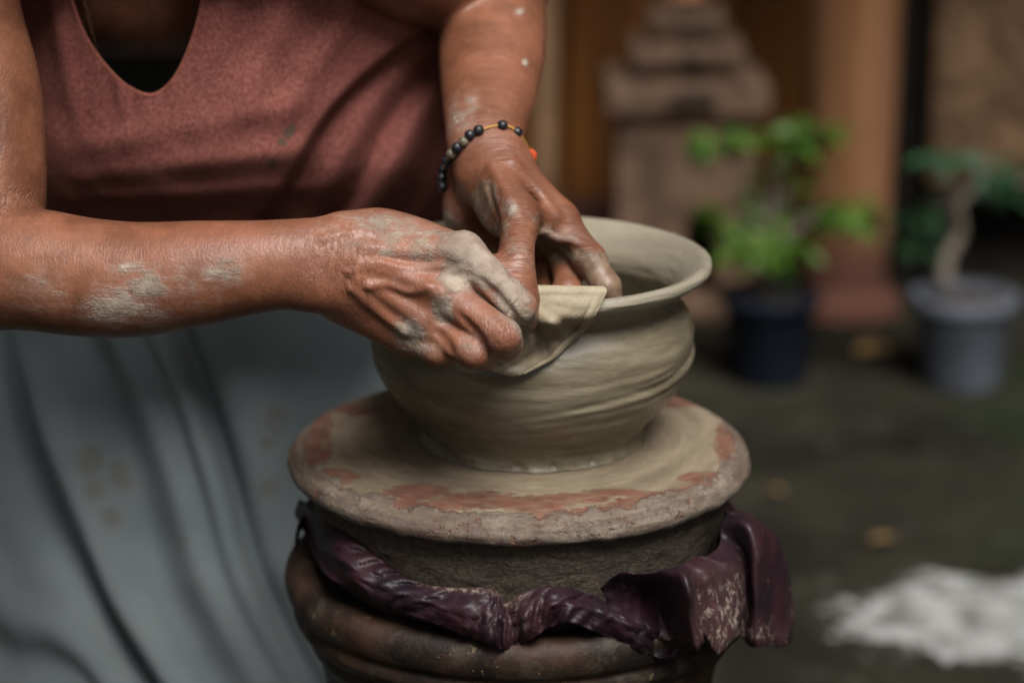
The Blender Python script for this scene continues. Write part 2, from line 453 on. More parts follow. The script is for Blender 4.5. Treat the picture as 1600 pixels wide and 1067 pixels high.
    c = k.mix(k.ramp(v, 0.35, 0.65), (0.170, 0.075, 0.030), (0.25, 0.120, 0.062))
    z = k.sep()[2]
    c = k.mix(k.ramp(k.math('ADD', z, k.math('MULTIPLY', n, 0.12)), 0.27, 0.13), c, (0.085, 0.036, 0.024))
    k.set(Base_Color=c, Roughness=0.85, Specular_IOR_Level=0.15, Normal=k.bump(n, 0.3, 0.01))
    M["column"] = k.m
    M["carving"] = simple("carved_sandstone", (0.15, 0.088, 0.048), 0.9, 0.45, 16, 0.6, 50)
    M["navy"] = simple("navy_plastic", (0.008, 0.011, 0.018), 0.45, 0.25, 12)
    M["greypot"] = simple("grey_plastic", (0.10, 0.108, 0.130), 0.5, 0.25, 14)
    M["soil"] = simple("dark_soil", (0.035, 0.026, 0.018), 0.95, 0.5, 60, 0.8, 120)
    M["bark"] = simple("pale_bark", (0.14, 0.115, 0.09), 0.9, 0.35, 40, 0.5, 90)
    def leafmat(name, c1, c2):
        k = NT(name)
        oi = k.t.nodes.new("ShaderNodeObjectInfo").outputs["Random"]
        k.set(Base_Color=k.mix(oi, c1, c2), Roughness=0.5, Specular_IOR_Level=0.35, Subsurface_Weight=0.0)
        tr = k.t.nodes.new("ShaderNodeBsdfTranslucent"); k._in(tr.inputs[0], k.mix(oi, tuple(x * 1.2 for x in c1), tuple(x * 1.2 for x in c2)))
        mx = k.t.nodes.new("ShaderNodeMixShader"); mx.inputs[0].default_value = 0.3
        k.t.links.new(k.b.outputs[0], mx.inputs[1]); k.t.links.new(tr.outputs[0], mx.inputs[2])
        k.t.links.new(mx.outputs[0], k.t.nodes["Material Output"].inputs[0])
        return k.m
    M["leaf"] = leafmat("bright_leaf", (0.035, 0.095, 0.010), (0.105, 0.190, 0.020))
    M["leaf_dark"] = leafmat("dark_leaf", (0.018, 0.050, 0.020), (0.030, 0.085, 0.034))
    M["dry_leaf"] = simple("fallen_leaf", (0.15, 0.092, 0.034), 0.8, 0.4, 30)
    M["gap_shade"] = simple("gap_shade_black", (0.010, 0.008, 0.006), 0.8, 0.4, 12)  # near-black colour carries the shade of the gap and the void
    M["shadewall"] = simple("shade_wall_plaster", (0.10, 0.085, 0.065), 0.9, 0.4, 2.5, 0.4, 20)  # for the added side walls that block sky light
    M["shade_eave"] = simple("shade_eave_boards", (0.10, 0.06, 0.04), 0.9, 0.3, 5)

WH_X = 0.005
POT_X = 0.0136
make_materials()

# ------------------------------------------------------------------ ground
V, F = boxes([(-40, 40, -40, 40, -0.3, 0)])
g = mesh_obj("ground", V, F, M["ground"], smooth=False); tag(g, "damp mossy concrete yard with pale patch", None, kind="structure")

# walls outside the view, added on both sides to cut low sky light
for nm, bx_ in (("shade_wall", (-2.4, -2.2, -1.2, 3.2, 0, 2.7)), ("shade_wall", (2.7, 2.9, -1.2, 3.2, 0, 2.7))):
    V, F = boxes([bx_]); o = mesh_obj(nm, V, F, M["shadewall"], smooth=False); tag(o, kind="structure")

# ------------------------------------------------------------------ person: one continuous surface grown from a distance field
def axis(fine_lo, fine_hi, lo, hi, h, grow=1.16, hmax=0.012):
    a = list(np.arange(fine_lo, fine_hi + h / 2, h))
    s = h
    while a[-1] < hi: s = min(s * grow, hmax); a.append(a[-1] + s)
    s = h
    while a[0] > lo: s = min(s * grow, hmax); a.insert(0, a[0] - s)
    return np.array(a, dtype=np.float32)

HV = 0.00115
AX = axis(-0.130, 0.085, -0.56, 0.16, HV, 1.03, 0.009)
AY = axis(-0.195, 0.060, -0.26, 0.80, HV, 1.05, 0.012)
AZ = axis(0.675, 0.905, -0.02, 1.46, HV, 1.05, 0.012)
BIG = 0.04
Fd = np.full((len(AX), len(AY), len(AZ)), BIG, dtype=np.float32)

def sub(lo, hi):
    s = []
    for A, a, b in zip((AX, AY, AZ), lo, hi):
        i0 = max(int(np.searchsorted(A, a)) - 1, 0); i1 = min(int(np.searchsorted(A, b)) + 1, len(A))
        s.append(slice(i0, max(i1, i0 + 1)))
    return tuple(s)

def smin(a, b, k):
    h = np.maximum(k - np.abs(a - b), 0) / k
    return np.minimum(a, b) - h * h * k * 0.25

LIMBS = []      # centre lines, for the skin's ring wrinkles

def limb(rows, up, k=0.006, n=4, rec=False):
    """rows: (x,y,z, radius along up, radius across); a smooth tapering limb"""
    S = catmull(np.asarray(rows, float), n) if len(rows) > 2 else np.asarray(rows, float)
    if rec: LIMBS.append(S[:, :3].copy())
    m = S[:, 3:5].max() + k + 0.003
    box = sub(S[:, :3].min(0) - m, S[:, :3].max(0) + m)
    x = AX[box[0]][:, None, None]; y = AY[box[1]][None, :, None]; z = AZ[box[2]][None, None, :]
    D = np.full(Fd[box].shape, BIG, dtype=np.float32)
    up = np.asarray(up, float)
    for i in range(len(S) - 1):
        p, q = S[i, :3], S[i + 1, :3]
        a = q - p; L = np.linalg.norm(a) + 1e-9; a = a / L
        u = up - a * (up @ a); u /= np.linalg.norm(u); w = np.cross(a, u)
        mm = max(S[i, 3:5].max(), S[i + 1, 3:5].max()) + k + 0.003
        lo = np.minimum(p, q) - mm; hi = np.maximum(p, q) + mm
        sb = []
        for A, l, h_, b in zip((AX, AY, AZ), lo, hi, box):
            i0 = max(int(np.searchsorted(A, l)) - 1, b.start); i1 = min(int(np.searchsorted(A, h_)) + 1, b.stop)
            sb.append(slice(i0 - b.start, max(i1 - b.start, i0 - b.start + 1)))
        sb = tuple(sb)
        X = x[sb[0]] - np.float32(p[0]); Y = y[:, sb[1]] - np.float32(p[1]); Z = z[:, :, sb[2]] - np.float32(p[2])
        f = np.float32
        t = X * f(a[0]) + Y * f(a[1]) + Z * f(a[2])
        tc = np.clip(t / f(L), 0, 1)
        ra = f(S[i, 3]) + (f(S[i + 1, 3] - S[i, 3])) * tc
        rb = f(S[i, 4]) + (f(S[i + 1, 4] - S[i, 4])) * tc
        qa = t - tc * f(L)
        qu = (X * f(u[0]) + Y * f(u[1]) + Z * f(u[2]))
        qw = (X * f(w[0]) + Y * f(w[1]) + Z * f(w[2]))
        rr = np.sqrt((qu / ra) ** 2 + (qw / rb) ** 2 + (qa / np.minimum(ra, rb)) ** 2) + f(1e-6)
        ln = np.sqrt(qu * qu + qw * qw + qa * qa)
        d = np.where(rr > 0.15, ln * (1 - 1 / rr), -np.minimum(ra, rb))
        np.minimum(D[sb], d, out=D[sb])
    Fd[box] = smin(Fd[box], D, np.float32(k))

def crease(p, r, direction, half, depth, width):
    """press a short groove of skin: a slab of given half-length across 'direction'"""
    p = np.asarray(p, float); d = np.asarray(direction, float); d = d / np.linalg.norm(d)
    box = sub(p - r, p + r)
    X = AX[box[0]][:, None, None] - p[0]; Y = AY[box[1]][None, :, None] - p[1]; Z = AZ[box[2]][None, None, :] - p[2]
    t = X * d[0] + Y * d[1] + Z * d[2]; rr = X * X + Y * Y + Z * Z
    Fd[box] += (depth * np.exp(-(t / width) ** 2) * np.clip(1 - rr / (r * r), 0, 1)).astype(np.float32)

def A5(px, py, y, ra, rb=None):
    return (*at(px, py, y), ra, rb if rb else ra)

def surf(px, py, y0=-.24, y1=.45):
    """first skin point met along the line of sight"""
    ys = np.arange(y0, y1, .0008)
    P = np.array([at(px, py, y) for y in (y0, y1)])
    Q = P[0] + (P[1] - P[0]) * ((ys - y0) / (y1 - y0))[:, None]
    i = np.clip(np.searchsorted(AX, Q[:, 0]), 0, len(AX) - 1); j = np.clip(np.searchsorted(AY, Q[:, 1]), 0, len(AY) - 1); k = np.clip(np.searchsorted(AZ, Q[:, 2]), 0, len(AZ) - 1)
    w = np.nonzero(Fd[i, j, k] < 0)[0]
    return Q[w[0]] if len(w) else None

UPI = -DOWN                      # image-vertical direction, for cross-sections
# torso, bent far forward; hips, legs and feet under the skirt; neck and head above the frame
HIP = np.array([-0.26, 0.55, 0.87]); CHEST = np.array([-0.265, 0.17, 1.02])
limb([(*HIP, .11, .165), (-0.26, .42, .93, .095, .14), (-.265, .29, .98, .095, .14), (*CHEST, .095, .15), (-.27, .085, 1.055, .07, .13)], (0, .35, 1), 0.03, 4)
limb([(-.27, .10, 1.07, .055, .06), (-.262, .02, 1.14, .052, .05), (-.255, -.045, 1.19, .05, .05)], (0, .5, 1), 0.03, 3)
limb([(-.25, -.03, 1.30, .085, .075), (-.25, -.085, 1.235, .088, .075), (-.25, -.125, 1.19, .065, .058)], (0, .7, .7), 0.02, 3)
limb([(-.25, -.165, 1.275, .011, .010), (-.25, -.188, 1.225, .014, .014)], (0, .7, .7), 0.008)
limb([(-.27, -.158, 1.185, .007, .008), (-.23, -.158, 1.185, .007, .008)], (0, .7, .7), 0.006)
for s in (-1, 1):
    limb([(-.25 + s * .078, -.055, 1.262, .026, .008), (-.25 + s * .084, -.06, 1.235, .018, .007)], (0, .7, .7), 0.006)
    limb([(-.25 + s * .032, -.158, 1.268, .010, .013), (-.25 + s * .034, -.158, 1.266, .010, .013)], (0, .7, .7), 0.006)
    kx = -.25 + s * .11
    limb([(-.26 + s * .085, .53, .85, .09, .09), (kx, .44, .66, .075, .075), (kx, .43, .48, .055, .055), (kx, .50, .30, .052, .05), (kx, .54, .10, .034, .034)], (1, 0, 0), 0.03, 3)
    limb([(kx, .57, .055, .036, .034), (kx, .48, .035, .040, .026), (kx, .37, .022, .042, .018)], (1, 0, 0), 0.02, 3)

limb([A5(110, -70, .165, .07), A5(220, -62, .150, .07), A5(340, -70, .165, .07)], (0, 0, 1), 0.03, 4)
# ---- the arm whose fist grips the cloth
SR = at(-130, -190, .03); ER = at(-48, 415, -.085)
limb([(*SR, .058, .055), A5(-82, 20, -.01, .046), A5(-52, 140, -.035, .046), A5(-40, 260, -.058, .0445), A5(-40, 350, -.074, .043), (*ER, .040, .040)], (0, 1, 0), 0.008, 4)
limb([(*(SR + [.07, .03, -.01]), .055, .06), (*SR, .055, .055)], (0, 1, 0), 0.03)
limb([A5(-62, 424, -.085, .0385, .040), A5(30, 419, -.10, .0380, .036), A5(130, 433, -.112, .0365, .034), A5(215, 437, -.12, .0350, .032),
      A5(310, 427, -.128, .0318, .028), A5(400, 417, -.132, .0280, .024), A5(455, 413, -.134, .0272, .021), A5(515, 413, -.134, .0285, .0195),
      A5(560, 420, -.134, .030, .0175)], UPI, 0.008, 4, True)
wR = [(560, 384, -.133), (556, 411, -.138), (550, 437, -.137), (543, 458, -.130)]
mR = [(722, 397, -.142), (697, 459, -.151), (667, 503, -.149), (640, 523, -.139)]
for a, b, r0, r1 in zip(wR, mR, (.0105, .0105, .010, .0095), (.0138, .0136, .0124, .0118)):
    mid = [(a[i] + b[i]) / 2 for i in range(3)]
    limb([A5(*a, r0), A5(mid[0], mid[1], mid[2] + .001, .0090), A5(*b, r1)], UPI, 0.012, 4)
limb([A5(535, 420, -.125, .029, .014), A5(620, 430, -.128, .033, .014), A5(690, 455, -.132, .030, .013)], UPI, 0.012, 4)
limb([A5(535, 462, -.122, .0135), A5(590, 492, -.126, .0140), A5(642, 522, -.128, .0125)], UPI, 0.014, 4)
# head of the ulna
limb([A5(487, 452, -.142, .010), A5(497, 452, -.142, .010)], UPI, 0.012)
# thumb, folded behind the index finger against the rim
limb([A5(535, 372, -.120, .0145), A5(590, 364, -.110, .0145), A5(655, 376, -.106, .0135), A5(700, 392, -.108, .0115), A5(745, 415, -.113, .0108), A5(795, 448, -.122, .0085)], UPI, 0.010, 4)
limb([A5(600, 378, -.118, .015), A5(690, 395, -.125, .013)], UPI, 0.012)
def finger(J, radii, k=0.0035, rec=True, up=UPI):
    """joints (px,py,y): knuckle, middle joint, end joint, tip; slightly waisted between the joints"""
    P = [at(*j) for j in J]
    for i in range(len(P) - 1):
        r0, r1 = radii[i], radii[i + 1]
        mid = (P[i] + P[i + 1]) / 2
        rows = [(*P[i], r0, r0), (*mid, (r0 + r1) * .468, (r0 + r1) * .468), (*P[i + 1], r1, r1)]
        limb(rows, up, k if i else k * 1.8, 4, rec)
finger([(724, 395, -.142), (811, 479, -.155), (816, 496, -.133), (797, 476, -.118)], (.0126, .0106, .0096, .008), k=.0016)
finger([(698, 462, -.151), (786, 525, -.175), (792, 535, -.151), (776, 511, -.135)], (.0122, .0109, .0098, .008), k=.0016)
finger([(665, 508, -.149), (741, 550, -.169), (757, 554, -.149), (748, 527, -.134)], (.0112, .0100, .0092, .0078), k=.0016)
finger([(640, 525, -.139), (682, 548, -.157), (697, 551, -.141), (695, 530, -.128)], (.0108, .0092, .0083, .0072), k=.0016)
N_RIGHT = len(LIMBS)
# ---- the arm that reaches down into the pot
SL = at(520, -165, .07); EL = at(806, -76, .235)
limb([(*(SL + [-.07, .0, -.0]), .055, .055), (*SL, .055, .055)], (0, 1, 0), 0.03)
limb([(*SL, .050, .050), A5(610, -88, .105, .046), A5(690, -56, .140, .0440), A5(755, -68, .195, .042), (*EL, .040, .040)], (0, 1, 0), 0.012, 4)
limb([A5(796, -66, .235, .038, .038), A5(770, 0, .175, .0380, .036), A5(770, 55, .128, .0375, .033), A5(768, 100, .092, .0358, .030), A5(764, 150, .052, .0318, .026),
      A5(760, 190, .020, .0275, .0225), A5(757, 226, -.004, .0245, .0200), A5(768, 262, -.012, .0255, .0190)], (1, 0, 0), 0.008, 4, True)
wL = [(788, 252, -.018), (772, 256, -.002), (757, 262, .012), (744, 264, .026)]
mL = [(873, 345, -.030), (864, 352, -.006), (848, 361, .016), (826, 366, .036)]
for a, b, r0, r1 in zip(wL, mL, (.0125, .012, .0115, .011), (.0122, .0122, .0115, .0105)):
    limb([A5(*a, r0), A5((a[0] + b[0]) / 2 + 3, (a[1] + b[1]) / 2 - 3, (a[2] + b[2]) / 2, .0112), A5(*b, r1)], (1, 0, 0), 0.012, 4)
limb([A5(775, 270, 0, .018), A5(815, 315, .004, .017), A5(845, 350, .004, .014)], (1, 0, 0), 0.014, 4)
# heel of the palm
limb([A5(732, 268, .010, .0140), A5(725, 312, .004, .0145), A5(732, 345, .008, .0140), A5(778, 376, .018, .012)], (1, 0, 0), 0.010, 4)
# thumb and its muscle
TH = [(774, 272, -.024), (812, 345, -.074), (807, 402, -.106), (822, 466, -.122)]
limb([A5(*TH[0], .0135), A5(794, 310, -.050, .0125), A5(*TH[1], .0126), A5(809, 375, -.091, .0110), A5(*TH[2], .0112), A5(813, 436, -.115, .0100), A5(*TH[3], .0085)], (1, 0, 0), 0.009, 4, True)
limb([A5(758, 290, -.012, .0130), A5(778, 335, -.038, .0120), A5(800, 360, -.060, .0085)], (1, 0, 0), 0.010, 4)
# web of skin between thumb and index
limb([A5(826, 338, -.058, .0085), A5(850, 346, -.046, .0075), A5(868, 350, -.038, .0085)], (1, 0, 0), 0.010, 4)
limb([A5(846, 362, -.058, .0030), A5(868, 371, -.056, .0034), A5(893, 377, -.055, .0034), A5(913, 388, -.056, .003)], (1, 0, 0), 0.006, 4)
finger([(873, 345, -.030), (921, 406, -.052), (947, 448, -.062), (958, 482, -.062)], (.0125, .0106, .0092, .0078), up=(1, 0, 0))
finger([(864, 352, -.006), (889, 418, -.036), (886, 456, -.056), (880, 490, -.060)], (.0120, .0108, .0095, .008), up=(1, 0, 0))
finger([(848, 361, .016), (858, 428, -.014), (856, 468, -.036), (852, 500, -.040)], (.0112, .0102, .009, .0075), up=(1, 0, 0))
finger([(826, 366, .036), (826, 432, .016), (828, 470, -.004), (828, 500, -.01)], (.0105, .0092, .0082, .007), up=(1, 0, 0))

# ---- tendons and veins raised just under the skin
def cord(pts, r, k, sink):
    rows = []
    for px, py in pts:
        c = surf(px, py)
        d = c - CAM; d /= np.linalg.norm(d)
        rows.append((*(c + d * sink * r), r, r))
    limb(rows, UPI, k, 4)
cord([(570, 388), (640, 392), (715, 396)], .0027, .007, .28)
cord([(560, 412), (625, 430), (690, 457)], .0028, .007, .25)
cord([(560, 436), (610, 466), (660, 500)], .0027, .007, .28)
cord([(552, 452), (595, 488), (632, 516)], .0020, .006, .4)
cord([(545, 425), (585, 410), (615, 416), (655, 420), (690, 415)], .0014, .004, .2)
cord([(500, 374), (560, 362), (620, 374), (670, 380)], .0010, .004, .45)
cord([(575, 448), (606, 444), (640, 456), (668, 448)], .0013, .004, .2)
cord([(770, 262), (792, 300), (806, 335)], .0020, .006, .35)
cord([(800, 255), (840, 300), (868, 338)], .0022, .006, .35)

# ---- valleys between the fingers
def groove(pts, r, k, sink=0.0):
    rows = []
    for p in pts:
        c = surf(p[0], p[1]); d = c - CAM; d /= np.linalg.norm(d)
        rows.append((*(c + d * sink), p[2] * r, p[2] * r))
    S = catmull(np.array(rows), 6)
    m = r * 1.5 + k + .002
    box = sub(S[:, :3].min(0) - m, S[:, :3].max(0) + m)
    x = AX[box[0]][:, None, None]; y = AY[box[1]][None, :, None]; z = AZ[box[2]][None, None, :]
    D = np.full(Fd[box].shape, BIG, dtype=np.float32)
    for q in S: np.minimum(D, np.sqrt((x - q[0]) ** 2 + (y - q[1]) ** 2 + (z - q[2]) ** 2).astype(np.float32) - np.float32(q[3]), out=D)
    Fd[box] = -smin(-Fd[box], D, np.float32(k))
groove([(750, 437, .4), (766, 454, 1), (786, 476, 1.1), (802, 497, 1.1), (812, 510, .9)], .0028, .0030)
groove([(716, 492, .4), (732, 509, 1), (750, 530, 1.1), (763, 548, .9)], .0028, .0030)
groove([(684, 520, .5), (694, 532, 1), (702, 548, 1)], .0024, .004)
groove([(705, 432, .6), (735, 430, .4)], .0012, .004)
groove([(848, 356, .5), (852, 372, 1), (843, 392, 1), (836, 415, .8)], .0016, .004)
groove([(862, 382, .6), (885, 384, 1), (905, 392, .8)], .0014, .003)
groove([(762, 292, .5), (768, 318, 1), (778, 345, 1)], .0016, .005)

# ---- skin folds
def knuckle_creases(J0, J1, J2, n, sp, depth, r):
    a, b, c = at(*J0), at(*J1), at(*J2)
    d = (b - a) / np.linalg.norm(b - a)
    for i in range(n):
        crease(b + d * (i - (n - 1) / 2) * sp, r, d, 0, depth, .0007)
knuckle_creases((722, 397, -.142), (800, 480, -.164), (0, 0, 0), 3, .0032, .0006, .010)
knuckle_creases((697, 459, -.151), (776, 517, -.182), (0, 0, 0), 3, .0032, .0006, .010)
knuckle_creases((667, 503, -.149), (738, 540, -.176), (0, 0, 0), 3, .0030, .0006, .009)
for dt, dp_, w_ in ((-.0075, .0005, .0006), (-.0045, .0009, .0008), (-.0012, .0006, .0006), (.0016, .0010, .0008), (.0052, .0005, .0006)):
    b_ = at(*TH[2]); d_ = b_ - at(*TH[1]); d_ /= np.linalg.norm(d_)
    crease(b_ + d_ * dt + np.array([.002, -.006, 0]), .012, d_ + np.array([.25 * math.sin(dt * 900), 0, .1]), 0, dp_, w_)
knuckle_creases((873, 345, -.030), (921, 406, -.056), (0, 0, 0), 3, .0034, .0006, .011)
for i in range(5):
    crease(at(528 + 9 * i, 430, -.150), .024, at(530, 400, -.14) - at(505, 404, -.14), 0, .0005, .0007)

def surface_nets(F):
    ins = F < 0
    nx, ny, nz = F.shape
    cnt = np.zeros((nx - 1, ny - 1, nz - 1), dtype=np.uint8)
    for a in (0, 1):
        for b in (0, 1):
            for c in (0, 1):
                cnt += ins[a:nx - 1 + a, b:ny - 1 + b, c:nz - 1 + c]
    act = np.flatnonzero((cnt > 0) & (cnt < 8)); del cnt
    I, J, K = np.unravel_index(act, (nx - 1, ny - 1, nz - 1))
    corners = [(a, b, c) for a in (0, 1) for b in (0, 1) for c in (0, 1)]
    val = {c: F[I + c[0], J + c[1], K + c[2]] for c in corners}
    pos = {c: np.stack([AX[I + c[0]], AY[J + c[1]], AZ[K + c[2]]], 1) for c in corners}
    S = np.zeros((len(act), 3)); N = np.zeros(len(act))
    for c in corners:
        for ax_ in range(3):
            if c[ax_]: continue
            e = list(c); e[ax_] = 1; e = tuple(e)
            va, vb = val[c], val[e]
            m = (va < 0) != (vb < 0)
            t = np.where(m, va / np.where(m, va - vb, 1), 0)
            S += np.where(m[:, None], pos[c] + (pos[e] - pos[c]) * t[:, None], 0); N += m
    V = S / N[:, None]
    Q = []
    st = ((ny - 1) * (nz - 1), nz - 1, 1)
    for ax_ in range(3):
        sl0 = [slice(None)] * 3; sl1 = [slice(None)] * 3
        sl0[ax_] = slice(0, -1); sl1[ax_] = slice(1, None)
        a = ins[tuple(sl0)]; b = ins[tuple(sl1)]
        E = np.argwhere(a != b)
        o1, o2 = (ax_ + 1) % 3, (ax_ + 2) % 3
        lim = [nx - 1, ny - 1, nz - 1]
        ok = (E[:, o1] > 0) & (E[:, o2] > 0) & (E[:, o1] < lim[o1]) & (E[:, o2] < lim[o2])
        E = E[ok]
        base = E[:, 0] * st[0] + E[:, 1] * st[1] + E[:, 2]
        q = np.stack([base - st[o1] - st[o2], base - st[o2], base, base - st[o1]], 1)
        flip = ~ins[E[:, 0], E[:, 1], E[:, 2]]
        q[flip] = q[flip][:, ::-1]
        Q.append(q)
    Q = np.searchsorted(act, np.vstack(Q))
    return V, Q

V, Q = surface_nets(Fd)
# light relaxation takes the grid's ripple out
ed = np.vstack([Q[:, [0, 1]], Q[:, [1, 2]], Q[:, [2, 3]], Q[:, [3, 0]]])
deg = np.bincount(ed.ravel(), minlength=len(V)).astype(float)
for lam in (0.5, -0.34, 0.5, -0.34, 0.4):
    acc = np.zeros_like(V)
    for c in range(3):
        acc[:, c] = np.bincount(ed[:, 0], V[ed[:, 1], c], len(V)) + np.bincount(ed[:, 1], V[ed[:, 0], c], len(V))
    V = V + lam * (acc / deg[:, None] - V)

person = mesh_obj("person", V, Q, M["skin"])
tag(person, "person in red top and grey skirt bending over the clay pot, shaping its rim", "person")

# ring coordinate and masks for the skin
hand = (V[:, 2] > .62) & (V[:, 2] < 1.05) & (V[:, 1] < .32)
idx = np.nonzero(hand)[0]
P = V[idx]
limbco = V.copy()
dR_ = np.full(len(P), 9.0); dL_ = np.full(len(P), 9.0)
for li, S in enumerate(LIMBS):
    D_ = dR_ if S[:, 0].mean() < -.004 and li < N_RIGHT else dL_
    for a in S: np.minimum(D_, np.linalg.norm(P - a, axis=1), out=D_)
axR = at(700, 440, -.14) - at(300, 428, -.125); axR /= np.linalg.norm(axR)
axL = at(812, 440, -.115) - at(770, 262, -.012); axL /= np.linalg.norm(axL)
limbco[idx, 0] = np.where(dR_ < dL_, P @ axR, P @ axL)
attr_vec(person, "limb", limbco)

def mask(blobs):
    out = np.zeros(len(V))
    for px, py, rx, ry, s in blobs:
        c = surf(px, py)
        if c is None: continue
        near = np.nonzero(np.abs(V - c).max(1) < .09)[0]
        sx, sy = proj(V[near])
        dep = np.abs(V[near, 1] - c[1])
        d = np.sqrt(((sx - px) / rx) ** 2 + ((sy - py) / ry) ** 2 + (dep / .03) ** 2)
        out[near] = np.maximum(out[near], s * np.clip(1.25 - d * .75, 0, 1))
    return out
clay = mask([(728, 385, 44, 34, 1.0), (765, 420, 34, 34, 1.0), (800, 465, 30, 36, .95), (815, 505, 20, 30, .9), (692, 484, 18, 24, .9), (715, 430, 30, 30, .9),
             (640, 520, 26, 26, .75), (655, 545, 30, 16, .55), (610, 350, 75, 22, .55), (700, 372, 40, 18, .6), (560, 345, 40, 18, .45),
             (660, 400, 50, 36, .45), (740, 540, 22, 22, .45), (605, 395, 14, 10, .7), (640, 370, 90, 34, .5), (590, 372, 60, 30, .42), (520, 360, 40, 24, .3), (745, 470, 30, 30, .3), (770, 500, 40, 34, .25), (650, 440, 60, 30, .22),
             (185, 480, 58, 30, .72), (232, 446, 36, 22, .74), (342, 424, 40, 24, .55), (290, 440, 60, 40, .30), (60, 455, 46, 30, .35), (240, 500, 50, 30, .4), (200, 420, 26, 14, .5),
             (715, 185, 26, 44, .45), (735, 165, 14, 34, .5), (820, 98, 5, 5, .9), (812, 18, 6, 5, .9),
             (700, 345, 18, 26, .5), (880, 368, 34, 12, .5), (797, 326, 14, 14, .7), (815, 395, 30, 26, .3)])
wet = mask([(757, 312, 24, 30, 1.0), (790, 352, 12, 20, .6), (900, 400, 40, 14, .7), (945, 430, 34, 34, 1.0), (925, 420, 24, 26, .8), (965, 455, 26, 22, 1.0),
            (710, 350, 22, 12, .6), (850, 360, 26, 16, .55), (835, 340, 18, 26, .45), (880, 400, 30, 16, .7)])
attr(person, "clay", clay); attr(person, "wetclay", wet)
wrk = .12 + mask([(540, 420, 40, 90, .42), (500, 420, 40, 80, .2), (600, 380, 60, 50, .25), (812, 400, 40, 40, .7), (835, 350, 50, 40, .7), (880, 370, 50, 40, .7), (775, 300, 80, 80, .45), (800, 250, 80, 60, .4), (20, 320, 60, 20, .8), (800, 505, 30, 30, .6), (770, 530, 40, 30, .5)])
attr(person, "rosy", mask([(640, 410, 130, 90, 1.0), (770, 510, 70, 60, .9), (500, 400, 80, 60, .6), (780, 250, 60, 60, .5), (800, 130, 50, 80, .5), (330, 390, 140, 40, .45)]))
attr(person, "wrinkle", np.clip(wrk, 0, 1))
print("person verts", len(V), "grid", Fd.shape)

# ------------------------------------------------------------------ red tank top
xs = np.arange(-44, 704, 4.0); ys = np.arange(-160, 384, 4.0)
GX, GY = np.meshgrid(xs, ys)
def top_depth(px, py):
    y = .055 + .055 * np.abs((px - 270) / 340) ** 2.4 + .055 * sstep(200, 390, py) ** 1.6
    s = ((px - 640) * .74 + (py - 60) * .67) + 16 * np.sin((py - 60) / 60.0)                     # the bust ends along this slanting line; beyond it the top hangs loose
    y = y + .022 * sstep(-9, 9, s) * sstep(260, 480, px + .35 * py) - .012 * sstep(20, 200, s)
    for c, a, w in ((40, .006, 18), (78, -.008, 18), (112, .008, 22), (160, -.006, 20)):   # loose diagonal folds
        y = y - a * np.exp(-((s - c + .10 * (px - 600)) / w) ** 2) * sstep(380, 560, px)
    for x0, sl, a, w in ((180, .12, .006, 10), (222, .05, .005, 12), (95, .2, .006, 14), (340, -.25, .004, 22), (430, -.45, .005, 26), (520, -.6, .005, 22)):
        y = y - a * np.exp(-((px - x0 - sl * (py - 60)) / w) ** 2) * sstep(260, 60, py)
    for y0, sl, a, w in ((262, -.12, .0025, 18), (302, -.05, .003, 14), (205, -.2, .002, 22)):
        y = y - a * np.exp(-((py - y0 - sl * (px - 250)) / w) ** 2) * sstep(60, 160, px) * sstep(560, 420, px)
    return y
GYD = top_depth(GX, GY)
PT = np.zeros(GX.shape + (3,))
for j in range(GX.shape[0]):
    for i in range(GX.shape[1]):
        PT[j, i] = at(GX[j, i], GY[j, i], GYD[j, i])
PT += vnoise(PT.reshape(-1, 3), 30, 3, 2).reshape(GX.shape)[..., None] * np.array([0, .0025, 0])
# wrap round the sides and over the back
nb = 60
rows = []
nv = GX.shape[0]
for j in range(nv):
    v = j / (nv - 1)
    rt, lf = PT[j, -1], PT[j, 0]
    yb = .10 + .42 * v; zb = 1.165 - .12 * v
    ctl = np.array([rt, rt + [.012, .10 + .05 * v, .05 + .03 * v], [-.12, yb + .03, zb - .07], [-.265, yb, zb], [-.40, yb + .03, zb - .07], lf + [-.012, .10 + .05 * v, .05 + .03 * v], lf])
    b = catmull(ctl, 10)
    rows.append(np.vstack([PT[j], b[1:-1]]))
TV = np.array(rows); nu = TV.shape[1]
keep = np.ones((nv - 1, nu), bool)
neck_px = catmull(np.array([(72, -170), (92, -80), (112, 0), (131, 52), (160, 97), (197, 134), (236, 149), (268, 128), (292, 84), (310, 30), (321, -30), (332, -100), (338, -170)], float), 8)
def in_neck(px, py):
    l = np.interp(py, neck_px[:49, 1], neck_px[:49, 0]); r = np.interp(-py, -neck_px[48:, 1], neck_px[48:, 0])
    return (px > l) & (px < r) & (py < 149)
cxg = (GX[:-1, :-1] + GX[1:, 1:]) / 2; cyg = (GY[:-1, :-1] + GY[1:, 1:]) / 2
keep[:, :GX.shape[1] - 1] &= ~in_neck(cxg, cyg)
# armholes: nothing where the upper arms pass
TVf = TV.reshape(-1, 3)
def near_seg(P, a, b):
    t = np.clip((P - a) @ (b - a) / ((b - a) @ (b - a)), 0, 1)
    return np.linalg.norm(P - a - t[:, None] * (b - a), axis=1)
dL = near_seg(TVf, SL, EL).reshape(nv, nu); dR = near_seg(TVf, SR, ER).reshape(nv, nu)
keep &= ~((dL[:-1] < .058) | (dR[:-1] < .052))
FQ = grid_faces(nu, nv, True)
FQ = FQ[keep.ravel()]
